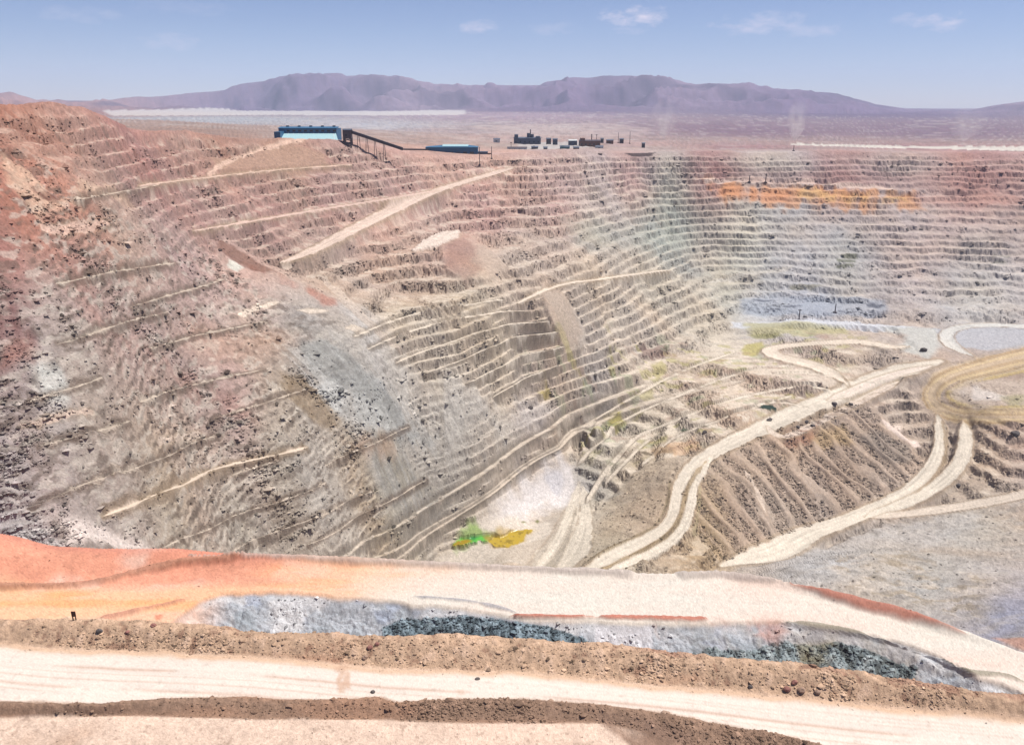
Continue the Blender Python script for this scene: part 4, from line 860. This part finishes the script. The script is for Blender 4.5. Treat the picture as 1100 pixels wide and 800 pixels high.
block('control_building', 587, 592, 149.3, 153.3, 1500, M_dark, 'small dark square building right of the silo plant', None, 10)
block('crusher_house', 571, 578, 158.3, 163.4, 1290, M_dark, 'dark crusher house with a short stack below the silo plant', None, 12, [('stack', .4, 1.6, .9), ('tower', .1, 1.25, .4)])
block('workshop', 602, 612, 157.8, 163.5, 1270, M_teal, 'dark teal workshop standing alone near the pit rim', None, 14, [('tower', .1, 1.35, .35)])
block('screening_plant', 623, 645, 151.5, 155.6, 1480, M_rust, 'low rusty brown screening plant right of the workshop', M_dark, 24, [('tower', .05, 1.4, .2), ('stack', .6, 2.0, .8)])
block('site_office', 611, 620, 151.2, 154.2, 1500, M_slate, 'narrow slate shed touching the left end of the rusty plant', M_pale, 14)
block('pump_house', 645.5, 648.5, 149.2, 151.8, 1620, M_dark, 'tiny dark hut just behind the rusty plant', None, 8)
block('cabin', 666, 670, 149.6, 152.8, 1650, M_dark, 'lone dark cabin right of the rusty plant on the plain', None, 9)
block('long_store', 545, 566, 162.2, 164.4, 1240, M_pale, 'low pale store with a flat front left of the crusher house', M_dark, 12)
block('roadside_hut', 616, 622, 165.6, 167.2, 1185, M_dark, 'small low hut on the rim below the teal workshop', None, 7)
block('storage_tank_house', 594, 599, 149.8, 152.6, 1520, M_slate, 'slate hut between the silo plant and the narrow shed', None, 9)
block('generator_house', 584, 588, 160.5, 163.2, 1265, M_slate, 'tiny slate hut right of the crusher house', None, 8)
block('lime_store', 652, 659, 151, 153.6, 1600, M_rust, 'low brown store between the rusty plant and the lone cabin', None, 12)
block('gate_house', 690, 693, 154.2, 156.2, 1480, M_dark, 'tiny dark hut on the plain right of the tall thin pole', None, 7)
block('field_office', 530, 537, 149.5, 151.8, 1650, M_pale, 'small pale cabin left of the silo plant on the plain', None, 9)
block('crew_cabin', 640, 648, 160.2, 162.3, 1290, M_pale, 'low pale cabin right of the teal workshop near the rim', None, 9)
# --- masts
def mast(u, vt, vb, Yd, label, w=.9, arm=0.0, group=None):
    if Yd: x, y, gz, zt = spot(u, vt, Yd); h = zt-gz
    else:
        x, y, gz = ground_at(u, vb); h = (vb-vt)*y*1.08/FPX
    h = max(h, 4)
    t = thing('utility_pole', (x, y, gz-.3), label, 'pole', group)
    MB().cyl(0, 0, 0, h+.3, w*.6, w*.42, 8).build('pole', M_dark, t); MB().box(-w*1.5, w*1.5, -w*1.5, w*1.5, 0, 1.6).build('base', M_dark, t)
    if arm: MB().box(-arm, arm, -.3, .3, h-1.2, h-.5).build('crossarm', M_dark, t)
    return t
mast(858.5, 329, 341, None, 'dark mast with a crossarm on the pale far pit floor', 1.3, 2.2)
mast(897, 325.5, 335, None, 'plain dark mast on the pale pit floor under the blue broken rock', 1.2, 0)
mast(805, 187, 194, None, 'left one of two short poles above the orange seam', 1.2, 0)
mast(822.5, 186, 194.5, None, 'right one of two short poles above the orange seam', 1.2, 1.2)
mast(549, 152.5, 160, 1260, 'thin pole left of the silo plant', .7, 1.6); mast(641, 144.5, 152, 1500, 'thin pole rising behind the rusty plant', .9, 1.8)
mast(664.5, 142.5, 151, 1680, 'thin pole beside the lone dark cabin', .9, 0); mast(677, 141.5, 152, 1650, 'tall thin pole standing right of the lone dark cabin', .9, 0)
mast(853, 156.5, 161.5, 1230, 'short pole on the rim far right of the plant', .9, 0)
mast(515, 158, 168, 1040, 'thin pole at the right end of the lower blue shed', .8, 0); mast(528, 157.5, 167, 1075, 'thin pole standing clear to the right of the lower blue shed', .8, 0)
# --- marker on the near berm
SURF = 'near'
x, y, gz = ground_at(80, 669)
t = thing('marker_board', (x, y+.15, ground_z(x, y+.15)-.12), 'dark two legged marker board on the berm beside the orange ground', 'sign')
MB().box(-.25, .25, -.05, .05, .62, 1.32).build('board', M_board, t)
for s_ in (-1, 1): MB().box(s_*.17-.055, s_*.17+.055, -.04, .04, 0, .619).build('leg', M_board, t)
# --- single boulders
M_bd = [plain_mat('boulder_dark', (.07,.06,.06), .9, 0, .25, 2), plain_mat('boulder_brown', (.24,.16,.12), .9, 0, .25, 2), plain_mat('boulder_red', (.2,.09,.075), .9, 0, .25, 2)]
def boulder(u, v, wpx, mat, label, near, tall=.7):
    global SURF
    SURF = 'near' if near else 'pit'
    x, y, gz = ground_at(u, v); sz = wpx*math.hypot(x, y, gz)/FPX/2
    bm = bmesh.new(); bmesh.ops.create_icosphere(bm, subdivisions=2, radius=1)
    sd_ = int(u*7+v*13)
    for q_ in bm.verts:
        n_ = float(fbm(np.array([q_.co.x*1.3+q_.co.z*2+sd_]), np.array([q_.co.y*1.3-q_.co.z+sd_*.7]), 3, sd_)[0]); q_.co *= 1+.42*n_; q_.co.x *= sz; q_.co.y *= sz*.8; q_.co.z *= sz*tall
        if q_.co.z < -sz*tall*.55: q_.co.z = -sz*tall*.55
    me = bpy.data.meshes.new('boulder'); bm.to_mesh(me); bm.free(); me.materials.append(M_bd[mat])
    o = bpy.data.objects.new('boulder', me); C.objects.link(o); o.location = (x, y, gz+sz*tall*.35); o['label'] = label; o['category'] = 'boulder'; return o
boulder(400.5, 743, 4.5, 0, 'small dark stone alone on the near road beside the brown spill', True)
boulder(513, 729, 5, 0, 'flat dark stone on the upper side of the near road', True, .4)
for (u, v, w_, mt_, lb) in [(397,694,7,2,'red brown rock on the berm crest, larger of two side by side'),(392,706,6,1,'tan rock low on the berm below the red brown pair'),(405,690,5,2,'red brown rock on the berm crest, smaller of two side by side'),
    (845,741,7,2,'reddish rock in the dark hollow of the berm, at its foot'),(861,742,8,1,'pale brown slab rock in the berm under the dark cut face'),(853,734,6,2,'reddish rock high on the berm above the dark hollow'),(878,745,6,1,'brown rock on the berm at the right of the slab rock'),
    (107,679,6,0,'dark rock on the berm right of the marker board'),(137,679,5,2,'red rock on the berm crest left of the white cut'),(165,674,6,2,'red rock on the berm crest where the white cut starts'),(806,738,5,0,'dark rock at the foot of the berm under the red bank')]: boulder(u, v, w_, mt_, lb, True)
for (u, v, w_, lb) in [(896,436,6,'black boulder on the pale ledge left of the orange loop road, larger of two'),(914,434,5,'black boulder on the pale ledge nearest the orange loop road'),(873,459,5,'black boulder on the pale strip above the ribbed slope, right of a pair'),(866,454,4.5,'black boulder on the pale strip above the ribbed slope, left of a pair'),
    (857,459,4,'smallest black boulder on the pale strip above the ribbed slope'),(827,450,6,'black boulder just below the small dark green pool'),(757,465,5,'dark boulder above the bend of the pale ramp'),(1030,519,4.5,'dark boulder at the edge of the right pale road'),
    (992,377,7,'black boulder by the pale track above the orange loop'),(1090,470,8,'dark boulder on the slope right of the pale road bend'),(570,436,6,'dark boulder at the foot of the yellow stained benches')]:
    boulder(u, v, w_, 0, lb, False)
# --- dust and haze
def vol_mat(name, dens, col, noise=None, aniso=.2, top=1.0):
    m = bpy.data.materials.new(name); m.use_nodes = True; t = m.node_tree; t.nodes.clear(); o = N(t, 'ShaderNodeOutputMaterial'); p = N(t, 'ShaderNodeVolumePrincipled')
    p.inputs['Color'].default_value = (*col, 1); p.inputs['Density'].default_value = dens; p.inputs['Anisotropy'].default_value = aniso
    if noise:
        tc_ = N(t, 'ShaderNodeTexCoord'); mp_ = N(t, 'ShaderNodeMapping'); mp_.inputs['Scale'].default_value = (1,1,.5); n = N(t, 'ShaderNodeTexNoise'); n.inputs['Scale'].default_value = noise; n.inputs['Detail'].default_value = 4
        t.links.new(tc_.outputs['Object'], mp_.inputs[0]); t.links.new(mp_.outputs[0], n.inputs['Vector'])
        ln = N(t, 'ShaderNodeVectorMath', operation='LENGTH'); mp2 = N(t, 'ShaderNodeMapping'); mp2.inputs['Scale'].default_value = (1,1,0); t.links.new(tc_.outputs['Object'], mp2.inputs[0]); t.links.new(mp2.outputs[0], ln.inputs[0])
        fall = math_node(t, 'MULTIPLY_ADD', ln.outputs['Value'], -1.05, 1.0, clamp=True)
        d_ = math_node(t, 'MULTIPLY', math_node(t, 'MULTIPLY_ADD', n.outputs['Fac'], 3.6, -1.25, clamp=True), fall); sx_ = N(t, 'ShaderNodeSeparateXYZ'); t.links.new(tc_.outputs['Object'], sx_.inputs[0]); d_ = math_node(t, 'MULTIPLY', d_, math_node(t, 'MULTIPLY_ADD', sx_.outputs['Z'], -1/top, 1.0, clamp=True))
        d_ = math_node(t, 'MULTIPLY', d_, dens*1.7); t.links.new(d_, p.inputs['Density'])
    t.links.new(p.outputs[0], o.inputs['Volume']); return m
def plume(u, vb, vt, wpx, Yd, dens, label):
    x, y, gz, zt = spot(u, vt, Yd); h = zt-gz; w_ = px2m(Yd, wpx)/2
    bm = bmesh.new(); bmesh.ops.create_icosphere(bm, subdivisions=3, radius=1)
    for q_ in bm.verts:
        k_ = (q_.co.z+1)/2; q_.co.x = q_.co.x*(.45+.75*k_)+.35*k_*k_; q_.co.y *= (.45+.75*k_); q_.co.z = k_*h/w_
    me = bpy.data.meshes.new('dust_plume'); bm.to_mesh(me); bm.free(); me.materials.append(vol_mat('dust_air', dens, (.92,.88,.84), 1.7, .2, h/w_))
    o = bpy.data.objects.new('dust_plume', me); C.objects.link(o); o.location = (x, y, gz-1); o.scale = (w_, w_, w_); o['label'] = label; o['category'] = 'dust plume'
plume(858, 157, 106, 26, 2300, .022, 'narrow pale dust plume rising high off the plain before the mountains')
plume(714, 150, 104, 34, 2500, .009, 'faint broad dust plume over the plain right of the plant')
plume(1040, 157, 112, 44, 2500, .006, 'faint wide dust plume at the right over the salt flat')
hz = MB().box(-15000, 15000, -300, 17900, -345, 640); ho = hz.build('haze', vol_mat('haze_air', HAZE, (.62,.74,1.0), None, .0)); ho['kind'] = 'stuff'
ho.data.materials[0].volume_intersection_method if False else None
print('low', VV[:,2].min(), 'high', VV[:,2].max(), 'xmax', np.abs(VV[:,0]).max(), VV[:,1].max(), 'tris', len(FACES)*2)
